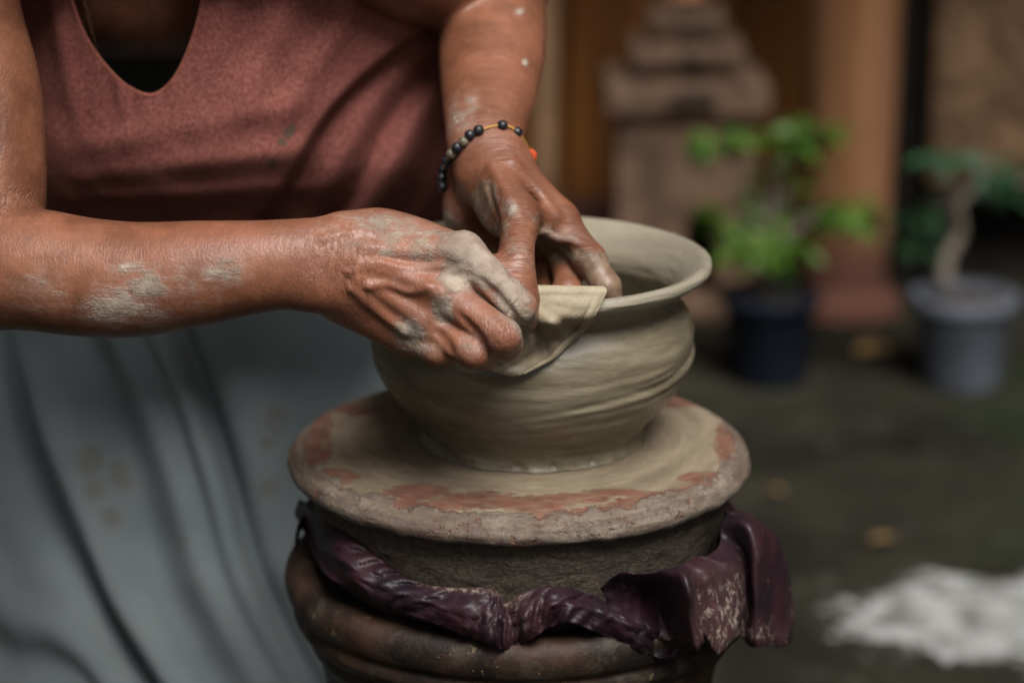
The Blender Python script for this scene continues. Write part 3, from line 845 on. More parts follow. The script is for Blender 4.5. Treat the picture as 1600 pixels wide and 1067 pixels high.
# settle the cut edge onto the neckline curve
used = np.zeros(nv * nu, int); np.add.at(used, FQ.ravel(), 1)
gi = np.nonzero((used > 0) & (used < 4))[0]
for v in gi:
    j, i = divmod(v, nu)
    if i >= GX.shape[1]: continue
    d = np.hypot(neck_px[:, 0] - GX[j, i], neck_px[:, 1] - GY[j, i]); b = d.argmin()
    if d[b] < 9: TVf[v] = at(neck_px[b, 0], neck_px[b, 1], float(top_depth(neck_px[b, 0], neck_px[b, 1])))
ren = -np.ones(nv * nu, int); u_ = np.unique(FQ); ren[u_] = np.arange(len(u_))
top = mesh_obj("tank_top", TVf[u_], ren[FQ], M["shirt"], person)
sx, sy = proj(TVf[u_])
cm = np.zeros(len(u_))
for px, py, r in ((449, 206, 13), (440, 222, 9), (425, 254, 12), (455, 198, 8)):
    cm = np.maximum(cm, np.clip(1.3 - np.hypot((sx - px), (sy - py)) / r, 0, 1))
attr(top, "clay", cm)
so = top.modifiers.new("cloth", 'SOLIDIFY'); so.thickness = .0016
bp = np.array([at(p[0], p[1], float(top_depth(p[0], p[1])) - .0008) for p in neck_px])
tv, tf = tube(bp, .0011, 8)
mesh_obj("neck_binding", tv, tf, M["binding"], top)
# shoulder straps lie on the shoulders and run down to the front and back of the top
BV = np.array([v.co[:] for v in person.data.vertices]); BN = np.array([v.normal[:] for v in person.data.vertices])
for x0_, hw_ in ((-.312, .026), (-.185, .028)):
    m_ = (np.abs(BV[:, 0] - x0_ - .02 * (BV[:, 1] - .05)) < hw_) & (BV[:, 2] > .952) & (near_seg(BV, at(-82, 20, -.01), ER) > .056) & (BV[:, 1] > -.04) & (BV[:, 1] < .42) & (BV[:, 2] < 1.2)
    fs = Q[m_[Q].all(1)]
    u2 = np.unique(fs); rn = -np.ones(len(BV), int); rn[u2] = np.arange(len(u2))
    st_ = mesh_obj("strap", BV[u2] + BN[u2] * .005, rn[fs], M["shirt"], top)
    attr(st_, "clay", np.zeros(len(u2)))
    so = st_.modifiers.new("cloth", 'SOLIDIFY'); so.thickness = .002
np_ = catmull(np.array([at(96, -120, .06), at(122, -30, .062), at(138, 30, .066), at(147, 70, .075), at(156, 110, .10), at(175, 130, .14)]), 10)
tv, tf = tube(np_, .0011 + .0008 * np.abs(np.sin(np.arange(len(np_)) * 1.57)), 8)
mesh_obj("necklace", tv, tf, M["necklace"], person)

# ------------------------------------------------------------------ grey skirt
nu, nv = 420, 150
ph = np.linspace(0, 2 * math.pi, nu, endpoint=False)
zz = np.linspace(.90, .02, nv)
PH, ZZ = np.meshgrid(ph, zz)
tt = (0.90 - ZZ) / .88
rx = .165 + .075 * sstep(0, .5, tt) + .03 * tt; ry = .14 + .075 * sstep(0, .35, tt) + .02 * tt
rx = rx + .012 * np.sin(PH * 9 + 1) * tt; ry = ry + .010 * np.sin(PH * 11) * tt
SX = -.262 + rx * np.sin(PH); SY = .50 - ry * np.cos(PH)
SK = np.stack([SX, SY, ZZ], -1).reshape(-1, 3)
px, py = proj(SK)
q = px - .36 * (py - 520) * (.25 + .75 * sstep(-60, 160, px)) - .00012 * (py - 520) ** 2 + 10 * np.sin(py / 120) + 34 * vnoise(SK, 5, 77, 2)
fold = np.zeros(len(SK))
for c, a, w in ((-45, .012, 20), (8, -.030, 15), (46, .014, 20), (120, -.010, 30), (176, .009, 22), (206, -.004, 14), (230, .008, 15), (264, -.022, 17), (330, .007, 50), (-120, .012, 40), (-180, -.012, 26), (-260, .01, 40), (-330, -.012, 30), (470, .006, 60)):
    fade = sstep(300, 520, py) * (1 - .45 * sstep(700, 1050, py) * (c > 100))
    fold += a * np.exp(-((q - c) / w) ** 2) * fade
front = np.cos(PH).ravel() > 0.0
fold = np.where(front, fold, .012 * np.sin(PH.ravel() * 17) * tt.ravel())
fold *= np.clip(np.cos(PH).ravel() * 2.2, .3, 1)
nrm = np.stack([np.sin(PH).ravel(), -np.cos(PH).ravel(), np.zeros(len(SK))], 1)
SK = SK + nrm * (fold * .95 + .004 * vnoise(SK, 14, 5, 2))[:, None]
skirt = mesh_obj("skirt", SK, grid_faces(nu, nv, True), M["skirt"], person)
cm = np.zeros(len(SK)); sx, sy = proj(SK)
for px_, py_, r in ((140, 720, 30), (185, 745, 30), (175, 805, 22), (150, 765, 24), (425, 650, 26), (420, 760, 16), (415, 690, 16), (285, 842, 8), (295, 555, 10)):
    cm = np.maximum(cm, (1.25 - np.hypot(sx - px_, sy - py_) / r * .8) * front)
attr(skirt, "clay", np.clip(cm, 0, 1))
so = skirt.modifiers.new("cloth", 'SOLIDIFY'); so.thickness = .0015

# hair, tied at the nape (above the frame)
hv = []
bmh = bmesh.new(); bmesh.ops.create_icosphere(bmh, subdivisions=4, radius=1.0)
HV_ = np.array([v.co[:] for v in bmh.verts]); HF = [tuple(v.index for v in f.verts) for f in bmh.faces]; bmh.free()
n_ = vnoise(HV_, 5, 9, 3)
HP = HV_ * np.array([.086, .105, .094]) * (1 + .04 * n_[:, None])
face_side = HV_[:, 1] * -.72 - HV_[:, 2] * .62
HP *= np.where(face_side > .25, .62, 1.0)[:, None]
HP = HP + np.array([-.25, -.035, 1.285])
bun = HV_ * np.array([.04, .04, .036]) * (1 + .08 * n_[:, None]) + np.array([-.25, .07, 1.30])
mesh_obj("hair", np.vstack([HP, bun]), HF + [tuple(i + len(HV_) for i in f) for f in HF], M["hair"], person)

# bracelet of black beads on the wrist
br = empty("bracelet", (0, 0, 0)); br.parent = person
bp = [(785, 196), (808, 207), (748, 204), (734, 211), (724, 222), (714, 231), (705, 241), (698, 252), (693, 265), (690, 278), (691, 292)]
bmb = bmesh.new(); bmesh.ops.create_uvsphere(bmb, u_segments=20, v_segments=14, radius=.0036)
bme = bpy.data.meshes.new("bead"); bmb.to_mesh(bme); bmb.free()
bme.polygons.foreach_set("use_smooth", [True] * len(bme.polygons)); bme.materials.append(M["bead"])
bme2 = bme.copy(); bme2.materials[0] = M["bead_pale"]
bpos = []
for n_, (px, py) in enumerate(bp):
    c = None
    for dx in (0, 3, 6, 9, 12, 15, 18, 22, 26):
        c = surf(px + (dx if px < 750 else -dx if px > 790 else 0), py + (dx * .5 if py > 195 else 0))
        if c is not None: break
    if c is None: c = at(px, py, .0)
    d = CAM - c; d /= np.linalg.norm(d)
    c2 = at(px, py, c[1]) + d * .0026
    bpos.append(c2)
    share("bead", bme2 if n_ in (4, 6) else bme, br, c2, (n_, n_ * 2, 0), (1, 1, .94))
order = [10, 9, 8, 7, 6, 5, 4, 3, 2, 0, 1]
wc = at(757, 230, .0)
path = [bpos[i] for i in order]
e0, e1 = path[0], path[-1]
tas = at(826, 238, wc[1] + .004)
back = [tas, at(812, 262, wc[1] + .03), at(770, 285, wc[1] + .045), at(715, 300, wc[1] + .035)]
loop = catmull(np.array(path + back + [path[0]]), 8)
tv, tf = tube(loop, .0009, 6, False)
mesh_obj("cord", tv, tf, M["cord"], br)
for i in range(3, 0, -1):
    share("bead", bme, br, back[i])
tp = catmull(np.array([tas, tas + [.003, -.001, -.002], tas + [.002, -.002, -.006], tas + [.004, -.001, -.009]]), 5)
tv, tf = tube(tp, np.linspace(.0032, .0015, len(tp)), 8)
mesh_obj("tassel", tv, tf, M["tassel"], br)

# ------------------------------------------------------------------ the pot
ZB = 0.650
POT_OUT = np.array([(.0758, .0000), (.0750, .0030), (.0748, .008), (.0790, .015), (.0868, .024), (.0950, .034), (.1020, .0455), (.1060, .056), (.1068, .065), (.1068, .075), (.1042, .0845), (.1000, .0915), (.0972, .0965), (.0980, .1005), (.1025, .1065), (.1085, .1108), (.1138, .1138), (.1168, .1165), (.1177, .1195), (.1168, .1222), (.1142, .1236)])
POT_IN = np.array([(.1108, .1230), (.1060, .1198), (.1005, .1145), (.0955, .1070), (.0930, .1005), (.0925, .0950), (.0945, .088), (.0985, .075), (.0985, .062), (.0930, .046), (.0830, .030), (.066, .016), (.04, .0115), (.0, .011)])
prof = catmull(np.vstack([POT_OUT, POT_IN]), 6); prof[:, 0] = np.maximum(prof[:, 0], 1e-4)
NPOT = 420
V, F = lathe(prof + [0, ZB], NPOT, POT_X, 0.0)
rad_ = np.hypot(V[:, 0] - POT_X, V[:, 1]); an = np.arctan2(V[:, 0] - POT_X, -V[:, 1]); zr = V[:, 2] - ZB
C_ = np.stack([np.sin(an) * 2.2, np.cos(an) * 2.2, zr * 110 + an * .35], 1)
d = .0007 * vnoise(C_, 1.0, 1, 2) + .0006 * vnoise(C_ * [1.6, 1.6, 2.6], 1.0, 5, 2)
outer = (np.arange(len(V)) // NPOT) < len(POT_OUT) * 6 - 20
# raised sweeping ridges on the belly and smears where the fingers ran
for z0, sl, a, w, c0, cw in ((.050, .012, .0016, .0016, .9, .9), (.0545, .014, -.0012, .0014, .9, .9), (.043, .010, .0009, .002, .6, 1.1), (.064, .009, .0011, .0016, .75, .4), (.033, .006, .0007, .002, .2, 1.2)):
    d += np.where(outer, a * np.exp(-((zr - z0 - sl * (an - .6) - .0012 * np.sin(an * 5)) / w) ** 2) * np.exp(-((an - c0) / cw) ** 2), 0)
foot = np.exp(-(zr / .004) ** 2)
for a0, w0 in ((-.13, .05), (.17, .03), (.52, .025)):
    d -= .0012 * np.exp(-((an - a0) / w0) ** 4) * np.exp(-((zr - .0035) / .0022) ** 2) * outer
d += foot * (.0014 * vnoise(np.stack([np.sin(an), np.cos(an), zr * 0], 1), 9, 8, 2))
dirn = np.stack([np.sin(an), -np.cos(an), np.zeros(len(V))], 1)
sign = np.where(outer, 1, -1)[:, None]
V = V + dirn * d[:, None] * np.where(rad_ > .02, 1, 0)[:, None] * sign
V[:, 2] += .0006 * vnoise(np.stack([np.sin(an), np.cos(an), zr * 0], 1), 3, 2, 2) * sstep(.09, .12, zr)
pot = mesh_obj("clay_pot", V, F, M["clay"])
tag(pot, "round wet grey-brown clay pot with flared rim being shaped on the wheel", "pot")

def pot_r(z):
    return np.interp(z - ZB, POT_OUT[:, 1], POT_OUT[:, 0])

def on_pot(px, py, off):
    y = -.11
    for _ in range(25):
        p = at(px, py, y)
        r = pot_r(p[2]) + off
        y = .5 * y - .5 * math.sqrt(max(r * r - (p[0] - POT_X) ** 2, 1e-6))
    return at(px, py, y)

# ------------------------------------------------------------------ cloth folded over the rim
Lc = catmull(np.array([(800, 453), (800, 480), (790, 512), (772, 545), (748, 566)], float), 8)
Rc = catmull(np.array([(949, 455), (930, 490), (903, 528), (866, 560), (818, 585)], float), 8)
ns, nt = 48, len(Lc)
rows = []
for ti in range(-10, nt):
    t = max(ti, 0) / (nt - 1)
    row = []
    for si in range(ns):
        s = si / (ns - 1)
        k_ = max(ti, 0)
        px = Lc[k_, 0] * (1 - s) + Rc[k_, 0] * s; py = Lc[k_, 1] * (1 - s) + Rc[k_, 1] * s
        px += (3.0 * math.sin(t * 8) + 1.5 * math.sin(t * 19)) * s * float(sstep(.05, .3, t))
        py += 10 * math.sin(math.pi * s) * sstep(.75, 1, t) * 0.9
        off = .0055 + .010 * math.sin(math.pi * min(t * 1.15, 1)) * (1 - s) ** 1.2 + .022 * (1 - s) ** 3 * sstep(.15, .9, t)
        hem = s - .93
        off += .0022 * math.exp(-(hem / .022) ** 2) - .0012 * math.exp(-((s - .87) / .02) ** 2)
        off += .0030 * math.exp(-(((s - .55) + .35 * (t - .4)) / .10) ** 2) * sstep(.1, .4, t) - .0026 * math.exp(-(((s - .30) + .2 * (t - .4)) / .09) ** 2) * sstep(.2, .6, t)
        off += .004 * sstep(.86, 1.0, t) * math.sin(s * 7) + .007 * math.exp(-((t - .97) / .05) ** 2) * sstep(.95, .5, s)
        off += .0022 * math.sin(9 * s + 7 * t) * sstep(.1, .4, t) * (1 - s) + .0016 * math.sin(17 * t - 6 * s) * sstep(.1, .3, t) * sstep(.9, .6, s)
        fa = math.atan2(py - 466, px - 822); ro = math.hypot(py - 466, px - 822)
        off += (.0032 * math.sin(fa * 8.5 + .6) + .0014 * math.sin(fa * 19)) * float(sstep(12, 70, ro)) * float(sstep(1.0, .8, s))
        y0 = at(px, 453.5, -math.sqrt(max(.1195 ** 2 - ((px - 800) / FPX * 1.45 - POT_X) ** 2, 0)))[1]
        y1 = on_pot(px, max(py, 484), max(off, .002))[1]
        f = float(sstep(450, 506, py))
        p = at(px, py, y0 * (1 - f) + y1 * f)
        if ti < 0:
            a = -ti / 10.0
            rr = np.array([p[0] - POT_X, p[1], 0]); rr /= np.linalg.norm(rr)
            p = p - rr * (.004 * math.sin(min(a * 3, 1) * 1.57) + .018 * a) + np.array([0, 0, .0016 * math.sin(min(a * 4, 1) * math.pi) - .026 * a * a])
        row.append(p)
    rows.append(row)
CV = np.array(rows); nr = CV.shape[0]
CV = CV.reshape(-1, 3); CV += (.0010 * vnoise(CV, 110, 4, 3))[:, None] * np.array([0, -1, .2])
cl = mesh_obj("folded_cloth", CV, grid_faces(ns, nr)[:, ::-1].copy(), M["cloth"])
tag(cl, "beige clay-soaked cloth folded over the pot rim, gripped by the fist", "cloth")
tv_ = np.repeat(np.clip((np.arange(nr) - 10) / (nt - 1), 0, 1), ns); sv_ = np.tile(np.linspace(0, 1, ns), nr)
attr(cl, "wetclay", sstep(.8, .97, tv_) * sstep(.95, .5, sv_))
so = cl.modifiers.new("cloth", 'SOLIDIFY'); so.thickness = .0014; so.offset = 1
sb = cl.modifiers.new("soft", 'SUBSURF'); sb.levels = 1; sb.render_levels = 1

# ------------------------------------------------------------------ wheel: disc on a neck
wheel = empty("potters_wheel", (0, 0, 0))
tag(wheel, "round terracotta potting wheel smeared with dried slip, under the clay pot", "wheel")
HEAD = np.array([(0.0001, .6495), (.05, .6495), (.10, .6495), (.126, .6494), (.138, .6485), (.1455, .6462), (.1512, .6425), (.1546, .6378), (.1548, .6335), (.1526, .6302), (.1475, .6288), (.1400, .6284), (.12, .6284), (.0001, .6284)])
pr = catmull(HEAD, 8); pr[:, 0] = np.maximum(pr[:, 0], 1e-4)
V, F = lathe(pr, 480, WH_X, 0)
an = np.arctan2(V[:, 0] - WH_X, -V[:, 1]); rad_ = np.hypot(V[:, 0] - WH_X, V[:, 1])
edge = sstep(.136, .150, rad_)
CE = np.stack([np.sin(an) * 3.2, np.cos(an) * 3.2, (V[:, 2] + rad_ * .6) * 130], 1)
dd = edge * (.0013 * vnoise(CE, 1, 3, 4) + .0006 * vnoise(V, 170, 6, 3))
low = edge * np.exp(-((V[:, 2] - .6295) / .004) ** 2)
V[:, 2] += low * (-.003 * np.clip(vnoise(V * [1, 1, 0], 70, 12, 3), 0, 1)) + .0006 * vnoise(np.stack([np.sin(an) * 1.2, np.cos(an) * 1.2, rad_ * 160], 1), 1, 4, 2) * (rad_ < .14)
V += np.stack([np.sin(an), -np.cos(an), .4 + 0 * an], 1) * dd[:, None]
wh = mesh_obj("wheel_head", V, F, M["wheel"], wheel)
sx, sy = proj(V); bare = np.zeros(len(V))
for px, py, a, b in ((490, 690, 34, 44), (520, 745, 40, 14), (655, 768, 60, 15), (740, 782, 80, 16), (830, 786, 80, 13), (900, 778, 70, 9), (1030, 800, 50, 12), (960, 770, 60, 7), (1140, 690, 26, 40), (1100, 745, 50, 10), (560, 640, 40, 10), (1060, 625, 60, 12), (500, 650, 20, 20)):
    bare = np.maximum(bare, np.clip(1.2 - .75 * np.hypot((sx - px) / a, (sy - py) / b), 0, 1) * (V[:, 2] > .632))
attr(wh, "bare", bare)
NECK = np.array([(.1432, .6282), (.1408, .612), (.1380, .60), (.1345, .585), (.131, .570), (.126, .55), (.124, .53)])
V, F = lathe(catmull(NECK, 10), 360, WH_X, 0)
an = np.arctan2(V[:, 0] - WH_X, -V[:, 1])
V += np.stack([np.sin(an), -np.cos(an), 0 * an], 1) * (.0016 * vnoise(V, 90, 2, 3) + .0008 * vnoise(V, (200, 200, 300), 4, 2))[:, None]
mesh_obj("neck", V, F, M["neck"], wheel)

# jar that carries the wheel
JAR = np.array([(.100, .520), (.118, .545), (.128, .5605), (.140, .5660), (.1520, .5655), (.1580, .5600), (.1595, .5520), (.1575, .5440), (.1535, .5385), (.1540, .5340), (.1540, .5290), (.1505, .5235), (.1455, .5190), (.1450, .5150), (.1440, .5095), (.1405, .5040), (.1370, .4960), (.1340, .4800), (.1330, .45), (.136, .38), (.141, .28), (.142, .18), (.135, .08), (.122, .012), (.118, .0), (.0001, 0.0)])
pr = catmull(JAR, 6); pr[:, 0] = np.maximum(pr[:, 0], 1e-4); pr[:, 1] = np.maximum(pr[:, 1], 0)
V, F = lathe(pr, 300, WH_X, 0)
an = np.arctan2(V[:, 0] - WH_X, -V[:, 1])
V += np.stack([np.sin(an), -np.cos(an), 0 * an], 1) * (.0018 * vnoise(V, 22, 2, 4))[:, None]
jar = mesh_obj("terracotta_jar", V, F, M["jar"])
tag(jar, "tall old brown terracotta jar with rolled rim carrying the wheel", "jar")

# ------------------------------------------------------------------ purple sheet crumpled round the neck
def ring_y(px, r):
    x = (px - 812) * .000429
    return -math.sqrt(max(r * r - x * x, 1e-5))
nu, nv = 120, 8                                   # the part behind the neck
th = np.linspace(R(85), R(272), nu)
rows = []
for v in np.linspace(0, 1, nv):
    r = .131 + .022 * math.sin(v * 1.57) + .003 * vnoise(np.stack([th * 6, th * 0 + v * 2, th * 0], 1), 1, 31, 2)
    z = .600 - .03 * v * v + .004 * vnoise(np.stack([th * 4, th * 0 + v, th * 0], 1), 1, 33, 2)
    rows.append(np.stack([WH_X + r * np.sin(th), -r * np.cos(th), z], 1))
SV = np.array(rows).reshape(-1, 3)
SF = [grid_faces(nu, nv)]
dust = [np.zeros(len(SV))]
def flap(ctrl, n, seed, wob):
    """a hanging fold: rows of (px,py,y) controls, smooth in both directions"""
    C = np.array([[at(*p) for p in r] for r in ctrl])
    A_ = np.array([catmull(r, n) for r in C])
    B_ = np.array([catmull(A_[:, i], n) for i in range(A_.shape[1])]).transpose(1, 0, 2)
    P = B_.reshape(-1, 3)
    P = P + (wob * vnoise(P, 60, seed, 3))[:, None] * np.array([.4, -.9, .3])
    return P, grid_faces(B_.shape[1], B_.shape[0]), B_.shape
# the twisted front run, station by station: upper edge, crest, belly, lower edge
ST = [((468, 782), (463, 795), (464, 806), (474, 824)), ((490, 795), (484, 815), (488, 840), (504, 886)), ((540, 834), (530, 855), (532, 880), (548, 919)), ((586, 867), (580, 890), (584, 916), (597, 941)),
      ((630, 900), (629, 915), (632, 934), (641, 957)), ((685, 917), (684, 932), (690, 952), (706, 982)), ((728, 919), (730, 940), (738, 966), (750, 998)), ((760, 919), (766, 942), (770, 972), (778, 1010)), ((776, 926), (781, 948), (784, 976), (790, 1012)),
      ((790, 944), (796, 958), (802, 978), (808, 1008)), ((816, 928), (820, 946), (826, 966), (834, 992)), ((845, 918), (846, 934), (850, 952), (858, 978)), ((880, 917), (880, 930), (884, 948), (892, 970)), ((912, 926), (918, 940), (926, 960), (934, 986)),
      ((944, 940), (958, 956), (972, 978), (990, 1010)), ((985, 955), (1000, 972), (1014, 994), (1030, 1025)), ((1040, 975), (1050, 986), (1058, 1002), (1066, 1022)), ((1090, 985), (1096, 994), (1100, 1004), (1104, 1014))]
OUT = [0, 0, 1, 1, 0, 1, 4, 7, 1, -5, 4, 2, 5, 0, 4, 6, 2, 0]           # millimetres the fold stands out at each station
def stations(j, rr, add=0.0):
    row = []
    for (st, o) in zip(ST, OUT):
        px, py = st[j]; left = sstep(560, 470, px)
        row.append((px, py, ring_y(px, rr * (1 - left) + .1502 * left + o * .001 * (0.3 + .35 * j)) if px > 500 else -.045 + (500 - px) * .0022 + add))
    return row
fl = [[(p[0], p[1] + 5, p[2] + .014) for p in stations(0, .142)], stations(0, .1430), stations(1, .1530), stations(2, .1575), stations(3, .1550), [(p[0], p[1] - 6, p[2] + .012) for p in stations(3, .152)]]
P, Fq, shp = flap(fl, 9, 50, .0012)
gx = np.tile(np.linspace(0, 1, shp[1]), shp[0]); gy = np.repeat(np.linspace(0, 1, shp[0]), shp[1])
W_ = np.stack([gx * 30 + gy * 5, gy * 3, gy * 0], 1)
P = P + (.0050 * (.6 - 1.3 * np.abs(vnoise(W_, 1, 71, 1))) + .0030 * (.6 - 1.3 * np.abs(vnoise(W_ * [2.6, 2.2, 1], 1, 72, 1))) + .0010 * (.6 - 1.3 * np.abs(vnoise(W_ * [6, 5, 1], 1, 74, 2))))[:, None] * np.array([0, -1, .25])
b = len(SV); SV = np.vstack([SV, P]); SF.append(Fq + b)
dust.append(np.clip(.75 * np.exp(-((gy - .22) / .08) ** 2) * sstep(.2, .35, gx) * sstep(.75, .55, gx) + .30 * np.exp(-((gx - .56) / .06) ** 2), 0, 1))
# the bunched end on the right: sharp pleats, the near ones pinkish with dust, the far ones dark, with a ragged lower edge
pl_ = [((938, 918, -.140), (946, 935, -.136), (955, 975, -.134)), ((972, 892, -.150), (985, 925, -.132), (1000, 990, -.134)), ((1010, 892, -.150), (1030, 940, -.118), (1045, 1000, -.130)),
       ((1045, 885, -.148), (1070, 910, -.172), (1088, 1012, -.168)), ((1062, 878, -.136), (1082, 905, -.142), (1100, 985, -.138)), ((1085, 868, -.122), (1108, 900, -.134), (1118, 1015, -.136)),
       ((1112, 862, -.105), (1148, 900, -.114), (1146, 1000, -.120)), ((1120, 840, -.085), (1158, 872, -.082), (1165, 1000, -.098)), ((1118, 815, -.070), (1168, 830, -.096), (1190, 1008, -.108)),
       ((1140, 797, -.050), (1200, 835, -.060), (1222, 1010, -.070)), ((1165, 800, -.030), (1222, 865, -.040), (1240, 985, -.045)), ((1180, 812, .0), (1228, 890, -.008), (1238, 960, -.01))]
fl = [[c[r] for c in pl_] for r in range(3)]
P, Fq, shp = flap(fl, 10, 51, .0022)
P = P + (.0050 * (1 - 1.7 * np.abs(vnoise(P, (48, 48, 22), 59, 1))))[:, None] * np.array([.2, -.95, .1])
P = P + (.0018 * (1 - 1.7 * np.abs(vnoise(P, (120, 120, 70), 60, 2))))[:, None] * np.array([.2, -.95, .1])
P = P + (.0060 * vnoise(P, 26, 57, 2))[:, None] * np.array([.6, -.8, .4])
gx = np.tile(np.linspace(0, 1, shp[1]), shp[0]); gy = np.repeat(np.linspace(0, 1, shp[0]), shp[1])
P[:, 2] += .004 * vnoise(np.stack([gx * 13, gy * 0, gy * 0], 1), 1, 3, 3) * sstep(.75, 1, gy)
b = len(SV); SV = np.vstack([SV, P]); SF.append(Fq + b)
dust.append(np.clip(.05 + .7 * np.exp(-((gx - .46) / .16) ** 2) * sstep(.0, .8, gy) + .25 * sstep(.8, 1, gy), 0, 1))
sh = mesh_obj("plastic_sheet", SV, np.vstack(SF), M["sheet"])
attr(sh, "dust", np.concatenate(dust))
tag(sh, "crumpled dark purple sheet wrapped round the wheel neck above the jar", "sheet")
so = sh.modifiers.new("thick", 'SOLIDIFY'); so.thickness = .0007

# ------------------------------------------------------------------ the yard behind
WY = 3.05
wall = empty("house_wall", (0, WY, 0))
tag(wall, "varnished orange-brown plank wall of the house at the back of the yard", "wall")
plv, plf = boxes([(-.115, .115, -.02, .02, 0, 2.19)])
pm = bpy.data.meshes.new("plank"); pm.from_pydata(plv, [], plf); pm.materials.append(M["plank"])
x = -2.4
while x < 2.6:
    o = share("plank", pm, wall, (x, random.uniform(-.004, .004), .10)); bevel(o, .006)
    x += .238
V, F = boxes([(-2.6, 2.8, .03, .12, 0, 2.29)])
mesh_obj("backing", V, F, M["shrine_dark"], wall, False)
V, F = boxes([(-2.6, 3.0, -1.45, .12, 2.3, 2.36), (-2.6, 3.0, -1.48, -1.44, 2.2, 2.36)])  # unseen eave, added to keep sky light off the back of the yard
mesh_obj("shade_eave", V, F, M["shade_eave"], wall, False)
V, F = boxes([(-2.6, 2.8, -.20, .02, .0, .10)])
pl = mesh_obj("plinth", V, F, M["plinth"], wall, False); bevel(pl, .01)
# pale post
p = at(853, 200, 2.75)
V, F = boxes([(-.018, .018, -.02, .02, 0, 2.4)])
po = mesh_obj("timber_post", V, F, M["post"], smooth=False); po.location = (p[0], 2.80, 0.0); bevel(po, .004)
tag(po, "pale slim timber post at the left end of the plank wall, behind the arm", "post")

# stacked clay shrine
SYd = 2.62
def zat(py, y): return at(800, py, y)[2]
def xat(px, y): return at(px, 300, y)[0]
sc = empty("clay_shrine", (xat(1066, SYd), SYd, 0))
tag(sc, "weathered tiered clay shrine with arched niche beside the potted plants", "shrine")
def tier(name, w, z0, z1, mat, dpt=None, bev=.008):
    dpt = dpt or w * .8
    V, F = boxes([(-w / 2, w / 2, -dpt / 2, dpt / 2, z0, z1)])
    o = mesh_obj(name, V, F, mat, sc, False); bevel(o, bev); return o
K = (SYd + 1.539) / FPX * 1.01
zs = lambda py: zat(py, SYd - .1)
# body with an arched niche
bw = 215 * K; bz1 = zs(205)
nx0, nw, nh = .028, .030, .20
arc = [(nx0 + nw * math.cos(a), nh - .04 + .04 * math.sin(a)) for a in np.linspace(0, math.pi, 11)]
outl = [(-bw / 2, 0.0), (nx0 - nw, 0.0)] + arc[::-1] + [(nx0 + nw, 0.0), (bw / 2, 0.0), (bw / 2, bz1), (-bw / 2, bz1)]
dp = bw * .42
bm = bmesh.new()
f = bm.faces.new([bm.verts.new((x_, -dp, z_)) for x_, z_ in outl])
r_ = bmesh.ops.extrude_face_region(bm, geom=[f])
bmesh.ops.translate(bm, verts=[v for v in r_["geom"] if isinstance(v, bmesh.types.BMVert)], vec=(0, 2 * dp, 0))
bmesh.ops.recalc_face_normals(bm, faces=bm.faces)
me = bpy.data.meshes.new("body"); bm.to_mesh(me); bm.free(); me.materials.append(M["shrine"])
share("body", me, sc)
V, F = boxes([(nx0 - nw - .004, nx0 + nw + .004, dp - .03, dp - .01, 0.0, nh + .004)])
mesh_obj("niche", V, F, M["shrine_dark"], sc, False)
tier("base", bw * 1.12, 0, .035, M["shrine"], bw)
tier("cornice", 196 * K, zs(215), zs(182), M["shrine"])
tier("ledge", 252 * K, zs(182), zs(132), M["shrine"])
tier("tier", 128 * K, zs(132), zs(112), M["shrine"])
tier("tier", 176 * K, zs(112), zs(78), M["shrine"])
tier("tier", 84 * K, zs(78), zs(58), M["shrine"])
tier("tier", 116 * K, zs(58), zs(26), M["shrine"])
tier("tier", 60 * K, zs(26), zs(8), M["shrine"])
V, F = lathe([(.032, zs(8)), (.024, zs(-10)), (.016, zs(-40)), (.008, zs(-75)), (.0005, zs(-95))], 20)
mesh_obj("spire", V, F, M["shrine_tip"], sc)
for sgn, pyy, ww in ((-1, 150, 110), (1, 150, 110), (-1, 90, 74), (1, 90, 74), (-1, 40, 46), (1, 40, 46)):
    V, F = lathe([(.017, zs(pyy + 20)), (.019, zs(pyy)), (.010, zs(pyy - 16)), (.0005, zs(pyy - 30))], 12)
    o = mesh_obj("finial", V, F, M["shrine"], sc); o.location = (sgn * ww * K, -ww * K * .72, 0)
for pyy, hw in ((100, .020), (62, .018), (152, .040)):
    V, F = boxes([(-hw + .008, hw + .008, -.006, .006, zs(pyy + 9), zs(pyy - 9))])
    o = mesh_obj("niche_shade", V, F, M["shrine_dark"], sc, False); o.location = (0, -{100: 168, 62: 112, 152: 252}[pyy] * K * .4 - .004, 0)  # solid dark block, the recess shade is in its colour

# tall terracotta column
cy = 2.60
kc = (cy + 1.539) / FPX * 1.01
cx = xat(1324, cy)
prof = [(.0001, 0), (88 * kc, 0), (92 * kc, .012), (88 * kc, .03), (70 * kc, .045), (68 * kc, .10), (69 * kc, .2), (71 * kc, .4), (73 * kc, .7), (73 * kc, 1.1), (66 * kc, 1.2), (80 * kc, 1.25), (70 * kc, 1.26), (.0001, 1.26)]
V, F = lathe(catmull(prof, 4), 64)
V[:, :2] += (.003 * vnoise(V, 9, 2, 2))[:, None] * V[:, :2] / (np.linalg.norm(V[:, :2], axis=1)[:, None] + 1e-6)
co = mesh_obj("terracotta_column", V, F, M["column"]); co.location = (cx, cy, 0)
tag(co, "tall smooth orange terracotta column behind the bright green plant", "column")

